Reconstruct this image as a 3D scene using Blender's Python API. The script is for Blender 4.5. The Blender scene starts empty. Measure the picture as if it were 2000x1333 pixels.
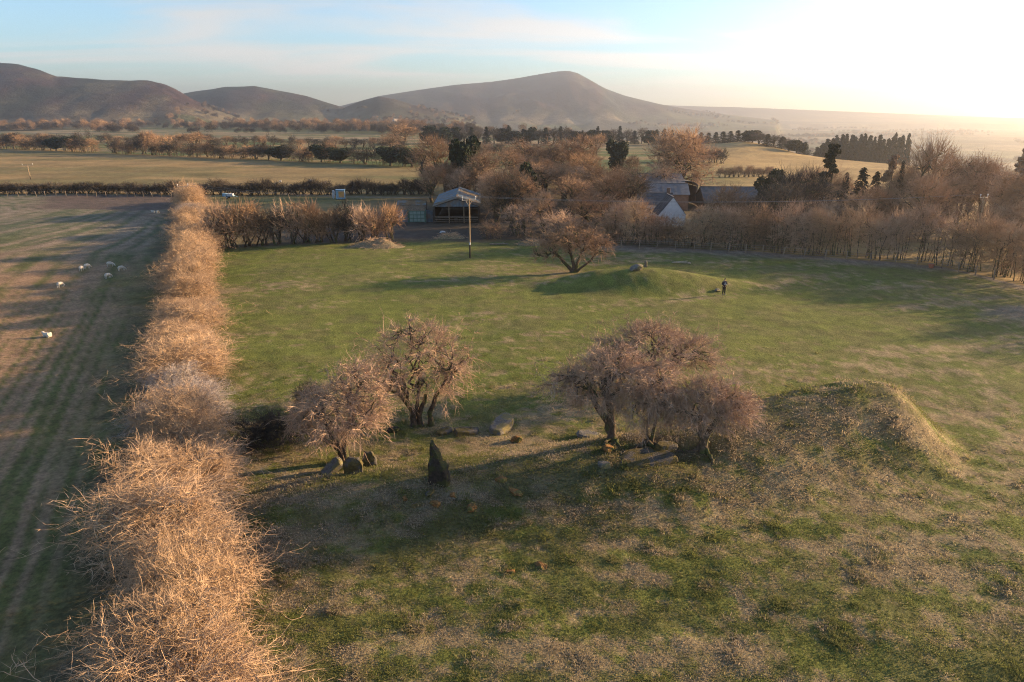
import bpy, bmesh, math, random
import numpy as np
from mathutils import Vector, Matrix

# ---------------------------------------------------------------- camera, sky, sun, exposure
SC = bpy.context.scene
COL = SC.collection
CAM_H, PITCH, FPX = 18.0, math.radians(18.3), 1333.0
cam_d = bpy.data.cameras.new("camera"); cam = bpy.data.objects.new("camera", cam_d); COL.objects.link(cam)
cam.location = (0, 0, CAM_H); cam.rotation_euler = (math.pi/2 - PITCH, 0, 0)
cam_d.sensor_width = 36; cam_d.lens = 36*FPX/2000; cam_d.clip_start = 0.5; cam_d.clip_end = 30000
SC.camera = cam

SUN_AZ = math.radians(71)       # from +Y (view direction) towards +X
SUN_EL = math.radians(12.5)
world = bpy.data.worlds.new("World"); SC.world = world; world.use_nodes = True

def build_world():
    nt = world.node_tree; nt.nodes.clear(); N = nt.nodes.new; L = nt.links.new
    out = N('ShaderNodeOutputWorld'); bg = N('ShaderNodeBackground'); bg.inputs[1].default_value = 0.093
    sky = N('ShaderNodeTexSky'); sky.sky_type = 'NISHITA'; sky.sun_disc = False
    sky.sun_elevation = SUN_EL; sky.sun_rotation = SUN_AZ
    sky.altitude = 200; sky.air_density = 1.0; sky.dust_density = 0.3; sky.ozone_density = 3.4
    # thin high cirrus, laid out on a flat cloud layer above the place
    tc = N('ShaderNodeTexCoord'); sep = N('ShaderNodeSeparateXYZ'); L(tc.outputs['Generated'], sep.inputs[0])
    def M(op, a, b=None, c=None):
        n = N('ShaderNodeMath'); n.operation = op
        for i, v in enumerate((a, b, c)):
            if v is None: continue
            if isinstance(v, (int, float)): n.inputs[i].default_value = v
            else: L(v, n.inputs[i])
        return n.outputs[0]
    zz = M('MAXIMUM', M('ADD', sep.outputs[2], 0.06), 0.03)
    comb = N('ShaderNodeCombineXYZ'); L(M('DIVIDE', sep.outputs[0], zz), comb.inputs[0]); L(M('DIVIDE', sep.outputs[1], zz), comb.inputs[1])
    mp = N('ShaderNodeMapping'); mp.inputs['Rotation'].default_value = (0, 0, 0.5); mp.inputs['Scale'].default_value = (0.5, 0.95, 1)
    mp.inputs['Location'].default_value = (1.3, 0.6, 0)
    L(comb.outputs[0], mp.inputs[0])
    n1 = N('ShaderNodeTexNoise'); n1.inputs['Scale'].default_value = 0.55; n1.inputs['Detail'].default_value = 7; n1.inputs['Roughness'].default_value = 0.55; n1.inputs['Distortion'].default_value = 0.9
    L(mp.outputs[0], n1.inputs['Vector'])
    mr = N('ShaderNodeMapRange'); mr.interpolation_type = 'SMOOTHSTEP'; mr.inputs[1].default_value = 0.42; mr.inputs[2].default_value = 0.66
    L(n1.outputs[0], mr.inputs[0])
    up = N('ShaderNodeMapRange'); up.inputs[1].default_value = 0.0; up.inputs[2].default_value = 0.05; L(sep.outputs[2], up.inputs[0])
    fac = M('MULTIPLY', M('MULTIPLY', mr.outputs[0], up.outputs[0]), 0.8)
    mix = N('ShaderNodeMixRGB'); mix.blend_type = 'MIX'; L(fac, mix.inputs[0]); L(sky.outputs[0], mix.inputs[1])
    # cloud takes the brightness of the sky around it, a little lighter and whiter
    bw = N('ShaderNodeRGBToBW'); L(sky.outputs[0], bw.inputs[0])
    cl = N('ShaderNodeMixRGB'); cl.blend_type = 'MULTIPLY'; cl.inputs[0].default_value = 1; cl.inputs[2].default_value = (1.22, 1.12, 1.04, 1)
    L(M('MULTIPLY', bw.outputs[0], 1.0), cl.inputs[1])
    L(cl.outputs[0], mix.inputs[2])
    L(mix.outputs[0], bg.inputs[0]); L(bg.outputs[0], out.inputs[0])
build_world()

sun_d = bpy.data.lights.new("sun", 'SUN'); sun = bpy.data.objects.new("sun", sun_d); COL.objects.link(sun)
sun_d.energy = 5.0; sun_d.angle = math.radians(0.53); sun_d.color = (1.0, 0.69, 0.39)
sd = Vector((math.sin(SUN_AZ)*math.cos(SUN_EL), math.cos(SUN_AZ)*math.cos(SUN_EL), math.sin(SUN_EL)))
sun.rotation_euler = sd.to_track_quat('Z', 'Y').to_euler(); sun.location = sd*300

vs = SC.view_settings; vs.view_transform = 'Standard'; vs.look = 'None'; vs.gamma = 1; vs.use_curve_mapping = False
vs.exposure = 1.68
SC.render.engine = 'CYCLES'
SC.cycles.use_denoising = True; SC.cycles.denoiser = 'OPENIMAGEDENOISE'; SC.cycles.denoising_input_passes = 'RGB_ALBEDO_NORMAL'; SC.cycles.denoising_prefilter = 'NONE'
SC.cycles.use_adaptive_sampling = True; SC.cycles.adaptive_threshold = 0.015; SC.cycles.filter_width = 1.1
SC.cycles.max_bounces = 3; SC.cycles.diffuse_bounces = 1; SC.cycles.glossy_bounces = 1; SC.cycles.transmission_bounces = 1
SC.cycles.volume_bounces = 0; SC.cycles.transparent_max_bounces = 4
SC.cycles.sample_clamp_indirect = 4

HAZE_DENSITY, HAZE_G = 2.5e-4, 0.77

# ---------------------------------------------------------------- small helpers
def ray(px, py):
    u = (px-1000)/FPX; v = -(py-666.5)/FPX
    return np.array((u, math.cos(PITCH)+v*math.sin(PITCH), -math.sin(PITCH)+v*math.cos(PITCH)))

def _hash(ix, iy, seed):
    n = (ix.astype(np.int64)*374761393 + iy.astype(np.int64)*668265263 + seed*1274126177) & 0xffffffff
    n = ((n ^ (n >> 13))*1103515245) & 0xffffffff
    n = ((n ^ (n >> 16))*2246822519) & 0xffffffff
    return ((n ^ (n >> 15)) & 0xffffff)/float(0xffffff)
def vn(x, y, seed=0):
    x = np.asarray(x, float); y = np.asarray(y, float)
    ix = np.floor(x); iy = np.floor(y); fx = x-ix; fy = y-iy
    fx = fx*fx*fx*(fx*(fx*6-15)+10); fy = fy*fy*fy*(fy*(fy*6-15)+10)
    a = _hash(ix, iy, seed); b = _hash(ix+1, iy, seed); c = _hash(ix, iy+1, seed); d = _hash(ix+1, iy+1, seed)
    return (a+(b-a)*fx)*(1-fy)+(c+(d-c)*fx)*fy
def fbm(x, y, seed=0, o=4, g=0.5):
    s = 0; a = 1; t = 0; x = np.asarray(x, float); y = np.asarray(y, float)
    for i in range(o):
        s = s+a*vn(x, y, seed+i*17); t += a; a *= g
        x, y = 1.93*x+0.53*y+3.1, -0.53*x+1.93*y+7.7
    return s/t
def sst(a, b, x):
    t = np.clip((x-a)/(b-a), 0, 1); return t*t*(3-2*t)
def lerp3(a, b, t):
    return np.asarray(a)*(1-t)[..., None]+np.asarray(b)*t[..., None]

# ---------------------------------------------------------------- terrain height
SPINE = np.array([(-9.5, 28.6, 0.5), (-4.5, 30.0, 0.85), (2, 31.2, 1.1), (9, 32.8, 1.8), (14.5, 35.2, 2.5), (19.0, 37.0, 3.2), (21.2, 37.4, 3.3)])
_t = np.linspace(0, len(SPINE)-1, 70); SPINE_D = np.stack([np.interp(_t, np.arange(len(SPINE)), np.convolve(np.pad(SPINE[:, k], 1, mode='edge'), [.2, .6, .2], 'valid')) for k in range(3)], 1)
def hedge_x(y): return -3.2-0.44*y
def back_y(x): return np.interp(x, [-60, -42, -16, 0, 14, 35, 54, 60], [97, 98, 104, 102, 97, 92.5, 83, 60])
HILLS = [  # ridge distance, front foot factor, skyline of the hill as seen from here (px, py)
    (1600, .72, [(-2500, 160), (-900, 135), (-300, 108), (0, 122), (40, 126), (75, 136), (110, 149), (150, 152), (220, 157), (290, 157), (320, 164), (345, 175), (380, 196), (420, 214), (470, 232)]),
    (2150, .74, [(250, 235), (300, 200), (360, 182), (440, 170), (495, 168), (530, 174), (600, 188), (650, 204), (690, 216), (760, 236)]),
    (2000, .80, [(640, 236), (670, 212), (705, 197), (740, 188), (770, 194), (820, 209), (870, 221), (930, 236)]),
    (3500, .66, [(560, 236), (640, 214), (740, 188), (820, 175), (890, 166), (960, 160), (1010, 153), (1060, 144), (1095, 139), (1112, 139), (1130, 144), (1150, 155), (1180, 172), (1220, 187), (1260, 197), (1290, 204), (1340, 213), (1420, 224), (1520, 236)]),
    (5400, .80, [(1080, 236), (1200, 215), (1290, 205), (1330, 207), (1450, 210), (1600, 216), (1750, 222), (1900, 228), (2000, 232), (2600, 236), (4200, 234)]),
    (5000, .80, [(1300, 235), (1360, 226), (1390, 225), (1430, 228), (1560, 230), (1640, 229), (1720, 229), (1830, 230), (2000, 231), (2400, 232), (3600, 234)]),
]
def H(x, y):
    x = np.asarray(x, float); y = np.asarray(y, float)
    r = np.hypot(x, y); az = np.arctan2(x, np.maximum(y, 1e-3)); az = np.where(y <= 0, np.sign(x+1e-9)*math.pi/2, az)
    near = 1-sst(90, 220, r)
    z = (fbm(x/22, y/22, 3, 3)-.5)*0.7*(1-sst(300, 900, r)) + (fbm(x/3.1, y/3.1, 5, 3)-.5)*0.14*near
    past = sst(-1, 4, x-hedge_x(y))
    z = z + (fbm(x/0.9, y/0.9, 9, 2)-.5)*0.07*near*(0.35+0.65*past)
    # long barrow
    best = np.zeros(x.shape); box = (x > -20) & (x < 36) & (y > 16) & (y < 50)
    if box.any():
        bx_, by_ = x[box], y[box]; wob = 1+0.10*(fbm(bx_/5, by_/5, 21, 2)-.5); bb = np.zeros(bx_.shape)
        for sx_, sy_, hh in SPINE_D:
            ex = (bx_-sx_)/(5.6*wob); ey = (by_-sy_)/(np.where(by_ < sy_, 6.6, 4.2)*wob); q = np.sqrt(ex*ex+ey*ey)
            bb = np.maximum(bb, hh*(1-sst(.12, 1.0, q)))
        best[box] = bb
    z = z+best
    slope_zone = np.clip(best/1.0, 0, 1)
    z = z + slope_zone*(fbm(x/1.6, y/1.6, 31, 3)-.5)*0.14
    g = lambda cx, cy, rx, ry: np.exp(-(((x-cx)/rx)**2+((y-cy)/ry)**2))
    z = z-0.6*g(19.4, 38.5, 2.4, .7)-0.35*g(21.8, 38.9, 1.1, .5)-0.25*g(16.9, 38.0, 1.0, .5)-0.2*g(18.6, 37.0, .9, .4)
    z = z-0.55*g(8.2, 31.4, 2.2, 1.0)
    # far mound
    q = np.sqrt(((x-14.0)/14.5)**2+((y-74.2)/5.2)**2); m2 = 1.8*(1-sst(0.12, 1, q)); z = z+m2+np.clip(m2, 0, 1)*(fbm(x/1.8, y/1.8, 41, 3)-.5)*0.2
    # valley on the right and in the middle distance
    deg = np.degrees(az)
    d0 = np.interp(deg, [-45, -30, -12, 0, 10, 22, 36, 60], [1500, 1400, 900, 620, 500, 340, 250, 220])
    dep = np.interp(deg, [-45, -25, 0, 15, 40, 70], [8, 10, 30, 46, 58, 58])
    z = z-dep*sst(d0, d0*2.1, r)
    z = z+(fbm(x/240, y/240, 51, 3)-.5)*16*sst(700, 1600, r)
    z = z+4.5*sst(300, 420, r)*np.exp(-((deg-18.5)/4)**2)*(1-sst(520, 800, r))
    # hills
    tanaz = np.where(y > 1, x/np.maximum(y, 1.0), np.sign(x)*50)
    for k, (D, foot, sk) in enumerate(HILLS):
        pxs = np.array([p[0] for p in sk], float); pys = np.array([p[1] for p in sk], float)
        ta = []; zr = []
        for px, py in sk:
            d = ray(px, py); ta.append(d[0]/d[1]); zr.append(CAM_H+d[2]/d[1]*D)
        ta = np.array(ta); zr = np.array(zr)
        inside = (tanaz > ta[0]) & (tanaz < ta[-1]) & (y > 1)
        ridge = np.interp(tanaz, ta, zr)
        yy = y+ (vn(x/700, x*0+k, 61)-.5)*0
        gul = (fbm(x/180, y/400, 71+k, 5)-.5)+.5*(np.abs(fbm(x/150, y/600, 76+k, 3)-.5)*2-.5)
        s = (yy/D-foot)/(1-foot)
        s = s+gul*(0.12 if k < 2 else 0.2)*np.clip(s, 0, 1)*np.clip(1-s, 0, 1)*4
        f = np.where(s < 1, sst(0, 1, np.clip(s, 0, 1))*0.45+0.55*np.clip(s, 0, 1)**1.25, 1-sst(1.0, 2.3, s))
        f = np.where(s < 0, 0, f)
        if k == 3:   # spur that runs from the summit towards us and to the right
            cx = 0.085+0.055*np.clip((1-s)*1.6, 0, 1.4)
            f = f+0.17*np.exp(-((tanaz-cx)/0.026)**2)*np.clip(s, 0, 1)*np.clip(1-s, 0, 1)*3.2
            ax = -0.02+0.02*s
            f = f+0.05*np.sin(tanaz*70)*np.clip(s, 0, 1)*np.clip(1-s, 0, 1)*4*(tanaz > .1)
        base = -10 if k < 3 else -30
        f = f+np.where((s > 0) & (s < 1), (fbm(x/110, y/150, 91+k, 4)-.5)*.22*np.clip(s*4, 0, 1)*np.clip((1-s)*3, 0, 1), 0)
        zh = base+(ridge-base)*f
        edge = np.where(inside, 1, 0)
        z = np.where((edge > 0) & (s > 0) & (zh > z), zh, z)
    return z
def h1(x, y): return float(H(np.array([x]), np.array([y]))[0])
def at(px, py):
    """ground point seen at this pixel (marches the view ray down to the terrain)"""
    d = ray(px, py); t = np.arange(10, 900, 0.25); P = d[None]*t[:, None]; zz = CAM_H+P[:, 2]
    below = np.nonzero(zz < H(P[:, 0], P[:, 1]))[0]
    i = below[0] if len(below) else -1
    return Vector((P[i, 0], P[i, 1], h1(P[i, 0], P[i, 1])))
def on(px, Y):
    """ground point at forward distance Y under image column px"""
    dep = Y*math.cos(PITCH)+CAM_H*math.sin(PITCH); x = (px-1000)/FPX*dep
    z = h1(x, Y); dep = Y*math.cos(PITCH)+(CAM_H-z)*math.sin(PITCH); x = (px-1000)/FPX*dep
    return Vector((x, Y, h1(x, Y)))
def zat(py, Y):
    d = ray(1000, py); return CAM_H+Y*d[2]/d[1]
def ppm(Y): return FPX/(Y*math.cos(PITCH)+CAM_H*math.sin(PITCH))

# ---------------------------------------------------------------- materials
MATS = {}
def new_mat(name, rough=0.9, spec=0.2):
    m = bpy.data.materials.new(name); m.use_nodes = True; nt = m.node_tree
    b = nt.nodes['Principled BSDF']; b.inputs['Roughness'].default_value = rough
    b.inputs['Specular IOR Level'].default_value = spec
    MATS[name] = m; return m, nt, b
def noise_mat(name, c1, c2, scale=3.0, rough=0.9, detail=5, bump=0.0, bscale=None, objrand=0.0, stretch=(1, 1, 1), spec=0.2, c3=None, s3=0.7):
    m, nt, b = new_mat(name, rough, spec); N = nt.nodes.new; L = nt.links.new
    tc = N('ShaderNodeTexCoord'); mp = N('ShaderNodeMapping'); mp.inputs['Scale'].default_value = stretch; L(tc.outputs['Object'], mp.inputs[0])
    n = N('ShaderNodeTexNoise'); n.inputs['Scale'].default_value = scale; n.inputs['Detail'].default_value = detail; n.inputs['Roughness'].default_value = 0.62
    L(mp.outputs[0], n.inputs['Vector'])
    r = N('ShaderNodeValToRGB'); r.color_ramp.elements[0].position = 0.32; r.color_ramp.elements[1].position = 0.68
    r.color_ramp.elements[0].color = (*c1, 1); r.color_ramp.elements[1].color = (*c2, 1)
    L(n.outputs[0], r.inputs[0]); col = r.outputs[0]
    if c3 is not None:
        n3 = N('ShaderNodeTexNoise'); n3.inputs['Scale'].default_value = s3; n3.inputs['Detail'].default_value = 4; L(mp.outputs[0], n3.inputs['Vector'])
        r3 = N('ShaderNodeMapRange'); r3.inputs[1].default_value = 0.48; r3.inputs[2].default_value = 0.58; L(n3.outputs[0], r3.inputs[0])
        mx = N('ShaderNodeMixRGB'); L(r3.outputs[0], mx.inputs[0]); L(col, mx.inputs[1]); mx.inputs[2].default_value = (*c3, 1); col = mx.outputs[0]
    if objrand:
        oi = N('ShaderNodeObjectInfo'); mr = N('ShaderNodeMapRange'); mr.inputs[3].default_value = 1-objrand; mr.inputs[4].default_value = 1+objrand
        L(oi.outputs['Random'], mr.inputs[0]); mx = N('ShaderNodeMixRGB'); mx.blend_type = 'MULTIPLY'; mx.inputs[0].default_value = 1
        L(col, mx.inputs[1]); L(mr.outputs[0], mx.inputs[2]); col = mx.outputs[0]
    L(col, b.inputs['Base Color'])
    if bump:
        nb = N('ShaderNodeTexNoise'); nb.inputs['Scale'].default_value = bscale or scale*4; nb.inputs['Detail'].default_value = 5; L(mp.outputs[0], nb.inputs['Vector'])
        bp = N('ShaderNodeBump'); bp.inputs['Strength'].default_value = bump; bp.inputs['Distance'].default_value = 0.05; L(nb.outputs[0], bp.inputs['Height']); L(bp.outputs[0], b.inputs['Normal'])
    return m
def ground_mat(name, fine=9.0, amount=0.55, bump=0.6, bdist=0.06, tex=1.0):
    m, nt, b = new_mat(name, 0.95, 0.1); N = nt.nodes.new; L = nt.links.new
    a = N('ShaderNodeAttribute'); a.attribute_name = 'col'
    g = N('ShaderNodeNewGeometry')
    n1 = N('ShaderNodeTexNoise'); n1.inputs['Scale'].default_value = fine; n1.inputs['Detail'].default_value = 6; n1.inputs['Roughness'].default_value = 0.7; L(g.outputs['Position'], n1.inputs['Vector'])
    n2 = N('ShaderNodeTexNoise'); n2.inputs['Scale'].default_value = fine*0.13; n2.inputs['Detail'].default_value = 5; L(g.outputs['Position'], n2.inputs['Vector'])
    mr = N('ShaderNodeMapRange'); mr.inputs[1].default_value = 0.3; mr.inputs[2].default_value = 0.7; mr.inputs[3].default_value = 1-amount; mr.inputs[4].default_value = 1+amount; L(n1.outputs[0], mr.inputs[0])
    mr2 = N('ShaderNodeMapRange'); mr2.inputs[1].default_value = 0.3; mr2.inputs[2].default_value = 0.7; mr2.inputs[3].default_value = 0.78; mr2.inputs[4].default_value = 1.22; L(n2.outputs[0], mr2.inputs[0])
    mul = N('ShaderNodeMath'); mul.operation = 'MULTIPLY'; L(mr.outputs[0], mul.inputs[0]); L(mr2.outputs[0], mul.inputs[1])
    mx = N('ShaderNodeMixRGB'); mx.blend_type = 'MULTIPLY'; mx.inputs[0].default_value = 1; L(a.outputs['Color'], mx.inputs[1]); L(mul.outputs[0], mx.inputs[2])
    L(mx.outputs[0], b.inputs['Base Color'])
    bp = N('ShaderNodeBump'); bp.inputs['Strength'].default_value = bump; bp.inputs['Distance'].default_value = bdist; L(n1.outputs[0], bp.inputs['Height']); L(bp.outputs[0], b.inputs['Normal'])
    return m
ground_mat('pasture_grass', 7.0, 0.5, 0.8, 0.10)
ground_mat('sown_soil', 4.0, 0.45, 0.7, 0.08)
ground_mat('far_pasture', 0.6, 0.3, 0.5, 0.3)
ground_mat('hill_bracken', 0.03, 0.6, 0.9, 8.0)
noise_mat('twig_gold', (.38, .235, .125), (.62, .43, .265), 1.6, objrand=.12)
noise_mat('twig_grey', (.26, .21, .175), (.46, .385, .325), 1.6, objrand=.15)
noise_mat('twig_pink', (.34, .215, .13), (.58, .405, .28), 1.4, objrand=.12)
noise_mat('twig_brown', (.25, .15, .085), (.44, .285, .17), 1.2, objrand=.25)
noise_mat('twig_rust', (.27, .158, .085), (.46, .29, .16), 1.0, objrand=.2)
noise_mat('twig_dark', (.055, .045, .035), (.12, .095, .07), 1.0, objrand=.25)
noise_mat('bark', (.045, .034, .024), (.14, .105, .075), 6, bump=.8, c3=(.075, .085, .03), s3=1.2)
noise_mat('bark_pale', (.16, .125, .09), (.30, .24, .175), 6, bump=.6)
noise_mat('needle', (.014, .02, .011), (.04, .05, .025), 1.5, objrand=.25)
noise_mat('ivy', (.012, .02, .009), (.035, .05, .02), 1.5, objrand=.25)
noise_mat('stone_dark', (.018, .016, .013), (.06, .052, .042), 5, bump=1.0, bscale=14, c3=(.05, .055, .02), s3=2.2)
noise_mat('stone_grey', (.10, .092, .078), (.21, .195, .17), 5, bump=1.0, bscale=16, c3=(.20, .17, .08), s3=2.0)
noise_mat('stone_moss', (.06, .052, .02), (.15, .115, .042), 6, bump=1.0, bscale=14, c3=(.10, .09, .078), s3=2.6)
noise_mat('stone_pale', (.30, .29, .28), (.5, .49, .47), 6, bump=.8, bscale=14)
noise_mat('stone_rust', (.13, .065, .022), (.30, .16, .055), 7, bump=1.0, bscale=16, c3=(.12, .11, .035), s3=2.5)
noise_mat('wool', (.52, .46, .37), (.72, .66, .56), 14, bump=.8, bscale=40)
noise_mat('sheep_skin', (.35, .30, .25), (.5, .44, .38), 8)
noise_mat('pole_wood', (.25, .175, .10), (.40, .295, .18), 3, stretch=(6, 6, .6))
noise_mat('pole_base', (.03, .025, .02), (.07, .055, .04), 4)
noise_mat('pale_wood', (.36, .29, .21), (.55, .46, .36), 4)
noise_mat('post_wood', (.17, .13, .09), (.32, .25, .18), 5, objrand=.2)
noise_mat('insulator', (.62, .6, .56), (.75, .73, .7), 5, rough=.35, spec=.5)
noise_mat('wire', (.20, .19, .18), (.3, .29, .28), 5, rough=.6)
noise_mat('sheet_blue', (.10, .14, .165), (.20, .25, .275), 1.3, rough=.55, c3=(.21, .17, .13), s3=.55)
noise_mat('sheet_rust', (.13, .085, .04), (.22, .15, .08), 1.5, rough=.7, c3=(.15, .17, .17), s3=.6)
noise_mat('sheet_pale', (.17, .22, .235), (.30, .36, .37), 1.2, rough=.5)
noise_mat('gate_sheet', (.20, .28, .24), (.31, .40, .34), 1.2, rough=.5)
noise_mat('gate_frame', (.05, .12, .085), (.08, .17, .12), 3, rough=.5)
noise_mat('dark_timber', (.035, .028, .022), (.08, .065, .05), 3)
noise_mat('slate', (.07, .07, .072), (.14, .138, .138), 1.5, rough=.85, bump=.4, c3=(.14, .13, .12), s3=.4)
noise_mat('roof_grey', (.115, .112, .11), (.20, .195, .19), .8, rough=.85, c3=(.19, .18, .17), s3=.3)
noise_mat('whitewash', (.66, .64, .60), (.80, .78, .74), 1.5)
noise_mat('brick_brown', (.16, .10, .07), (.26, .17, .12), 2)
noise_mat('trailer_blue', (.16, .30, .40), (.26, .42, .52), 2, rough=.45)
noise_mat('white_paint', (.45, .45, .44), (.6, .6, .58), 2, rough=.45)
noise_mat('orange_panel', (.45, .24, .07), (.6, .34, .12), 2, rough=.6)
noise_mat('tyre', (.02, .02, .02), (.05, .05, .05), 5)
noise_mat('glass_dark', (.02, .025, .03), (.04, .045, .05), 5, rough=.1, spec=.5)
noise_mat('dry_litter', (.15, .12, .065), (.30, .245, .145), 7, bump=.8, bscale=20)
noise_mat('jacket', (.012, .016, .03), (.03, .036, .055), 6)
noise_mat('jacket_panel', (.16, .22, .28), (.26, .33, .39), 6)
noise_mat('trousers', (.012, .012, .013), (.03, .03, .03), 6)
noise_mat('skin', (.42, .26, .19), (.5, .32, .24), 6, rough=.6)
noise_mat('hair', (.02, .015, .012), (.04, .03, .02), 8)
noise_mat('shoe', (.18, .17, .16), (.3, .29, .27), 8)
noise_mat('red_paint', (.35, .10, .06), (.5, .17, .10), 4)

# ---------------------------------------------------------------- mesh helpers
def mesh_from(name, V, tris=None, quads=None, smooth=False):
    me = bpy.data.meshes.new(name); V = np.asarray(V, np.float32)
    nt_ = 0 if tris is None else len(tris); nq = 0 if quads is None else len(quads)
    idx = []; starts = []; c = 0
    if nt_: idx.append(np.asarray(tris).ravel()); starts.append(np.arange(nt_)*3); c = nt_*3
    if nq: idx.append(np.asarray(quads).ravel()); starts.append(c+np.arange(nq)*4)
    idx = np.concatenate(idx).astype(np.int32); starts = np.concatenate(starts).astype(np.int32)
    me.vertices.add(len(V)); me.vertices.foreach_set('co', V.ravel())
    me.loops.add(len(idx)); me.loops.foreach_set('vertex_index', idx)
    me.polygons.add(len(starts)); me.polygons.foreach_set('loop_start', starts)
    me.polygons.foreach_set('use_smooth', np.full(len(starts), smooth, dtype=bool))
    me.update(calc_edges=True); me.validate()
    return me
def obj(name, me, mat=None, parent=None, loc=None, rot=None, sc=None):
    o = bpy.data.objects.new(name, me); COL.objects.link(o)
    if mat is not None and not me.materials: me.materials.append(MATS[mat])
    if parent is not None: o.parent = parent
    if loc is not None: o.location = loc
    if rot is not None: o.rotation_euler = rot
    if sc is not None: o.scale = sc if hasattr(sc, '__len__') else (sc, sc, sc)
    return o
def empty(name, loc, rz=0, sc=1):
    o = bpy.data.objects.new(name, None); COL.objects.link(o); o.empty_display_size = .3
    o.location = loc; o.rotation_euler = (0, 0, rz); o.scale = sc if hasattr(sc, '__len__') else (sc, sc, sc); return o
def tag(o, label, cat, group=None, kind=None):
    o['label'] = label; o['category'] = cat
    if group: o['group'] = group
    if kind: o['kind'] = kind
    return o
ONES = 'zeroth first second third fourth fifth sixth seventh eighth ninth tenth eleventh twelfth thirteenth fourteenth fifteenth sixteenth seventeenth eighteenth nineteenth'.split()
TENS = {2: ('twentieth', 'twenty'), 3: ('thirtieth', 'thirty'), 4: ('fortieth', 'forty'), 5: ('fiftieth', 'fifty'), 6: ('sixtieth', 'sixty'), 7: ('seventieth', 'seventy')}
def nth(i):
    if i < 20: return ONES[i]
    t, u = divmod(i, 10)
    return TENS[t][0] if u == 0 else TENS[t][1]+'-'+ONES[u]

class MB:
    """collects boxes, prisms and tubes in one bmesh"""
    def __init__(s): s.bm = bmesh.new()
    def box(s, c, size, rot=None, bevel=0.0):
        M_ = Matrix.Translation(c) @ (rot.to_matrix().to_4x4() if rot is not None else Matrix()) @ Matrix.Diagonal((*size, 1))
        r = bmesh.ops.create_cube(s.bm, size=1, matrix=M_)
        if bevel: bmesh.ops.bevel(s.bm, geom=list({e for v in r['verts'] for e in v.link_edges}), offset=bevel, segments=1, affect='EDGES')
        return s
    def bar(s, a, b, r1, r2=None, n=8):
        a = Vector(a); b = Vector(b); d = b-a; r2 = r1 if r2 is None else r2
        M_ = Matrix.Translation((a+b)/2) @ d.to_track_quat('Z', 'Y').to_matrix().to_4x4()
        bmesh.ops.create_cone(s.bm, cap_ends=True, segments=n, radius1=r1, radius2=r2, depth=d.length, matrix=M_); return s
    def ball(s, c, r, sub=2):
        sz = r if hasattr(r, '__len__') else (r, r, r)
        bmesh.ops.create_icosphere(s.bm, subdivisions=sub, radius=1, matrix=Matrix.Translation(c) @ Matrix.Diagonal((*sz, 1))); return s
    def poly(s, pts, ext):
        v = [s.bm.verts.new(p) for p in pts]; f = s.bm.faces.new(v)
        r = bmesh.ops.extrude_face_region(s.bm, geom=[f]); bmesh.ops.translate(s.bm, vec=ext, verts=[g for g in r['geom'] if isinstance(g, bmesh.types.BMVert)])
        bmesh.ops.recalc_face_normals(s.bm, faces=s.bm.faces); return s
    def mesh(s, name, smooth=False):
        me = bpy.data.meshes.new(name); s.bm.to_mesh(me); s.bm.free()
        if smooth:
            for p in me.polygons: p.use_smooth = True
        return me
    def build(s, name, mat, parent=None, smooth=False, **k): return obj(name, s.mesh(name, smooth), mat, parent, **k)

# ---------------------------------------------------------------- the ground
def build_ground():
    r = [1.0]
    while r[-1] < 12: r.append(r[-1]*1.12)
    while r[-1] < 165: r.append(r[-1]*1.0066)
    while r[-1] < 7000: r.append(r[-1]*1.015)
    r = np.array(r)
    a = np.concatenate([np.linspace(-180, -48, 40, endpoint=False), np.linspace(-48, 48, 340, endpoint=False), np.linspace(48, 180, 40, endpoint=False)])
    A = np.radians(a); nr, na = len(r), len(a)
    X = r[:, None]*np.sin(A)[None]; Y = r[:, None]*np.cos(A)[None]; Z = H(X, Y)
    V = np.stack([X, Y, Z], -1).reshape(-1, 3)
    V = np.vstack([V, [[0, 0, h1(0.01, 0.01)]]])
    i = np.arange(nr-1)[:, None]; j = np.arange(na)[None]; jn = (j+1) % na
    Q = np.stack([i*na+j, i*na+jn, (i+1)*na+jn, (i+1)*na+j], -1).reshape(-1, 4)[:, ::-1]
    T = np.stack([np.full(na, len(V)-1), (np.arange(na)+1) % na, np.arange(na)], -1)[:, ::-1]
    C = ground_colour(V[:, 0], V[:, 1], V[:, 2])
    cx = V[Q].mean(1); x, y = cx[:, 0], cx[:, 1]; rr = np.hypot(x, y)
    hx = hedge_x(y)
    sown = (x < hx) & (y < 163) & (y > -40) & (x > -150)
    past = (x >= hx) & (y < back_y(x)) & (x < 60) & (y > -40)
    hill = rr > 1080
    reg = np.where(hill, 3, np.where(sown, 1, np.where(past, 0, 2)))
    for k, (nm, mt) in enumerate([('pasture', 'pasture_grass'), ('sown_field', 'sown_soil'), ('far_fields', 'far_pasture'), ('hills', 'hill_bracken')]):
        q = Q[reg == k]; t = T if k == 0 else np.zeros((0, 3), int)
        used, inv = np.unique(np.concatenate([q.ravel(), t.ravel()]), return_inverse=True)
        qq = inv[:q.size].reshape(-1, 4); tt = inv[q.size:].reshape(-1, 3)
        me = mesh_from(nm, V[used], tt if len(tt) else None, qq, True)
        at_ = me.attributes.new('col', 'FLOAT_COLOR', 'POINT'); cc = np.ones((len(used), 4), np.float32); cc[:, :3] = C[used]; at_.data.foreach_set('color', cc.ravel())
        o = obj(nm, me, mt); o['kind'] = 'structure'

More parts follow.
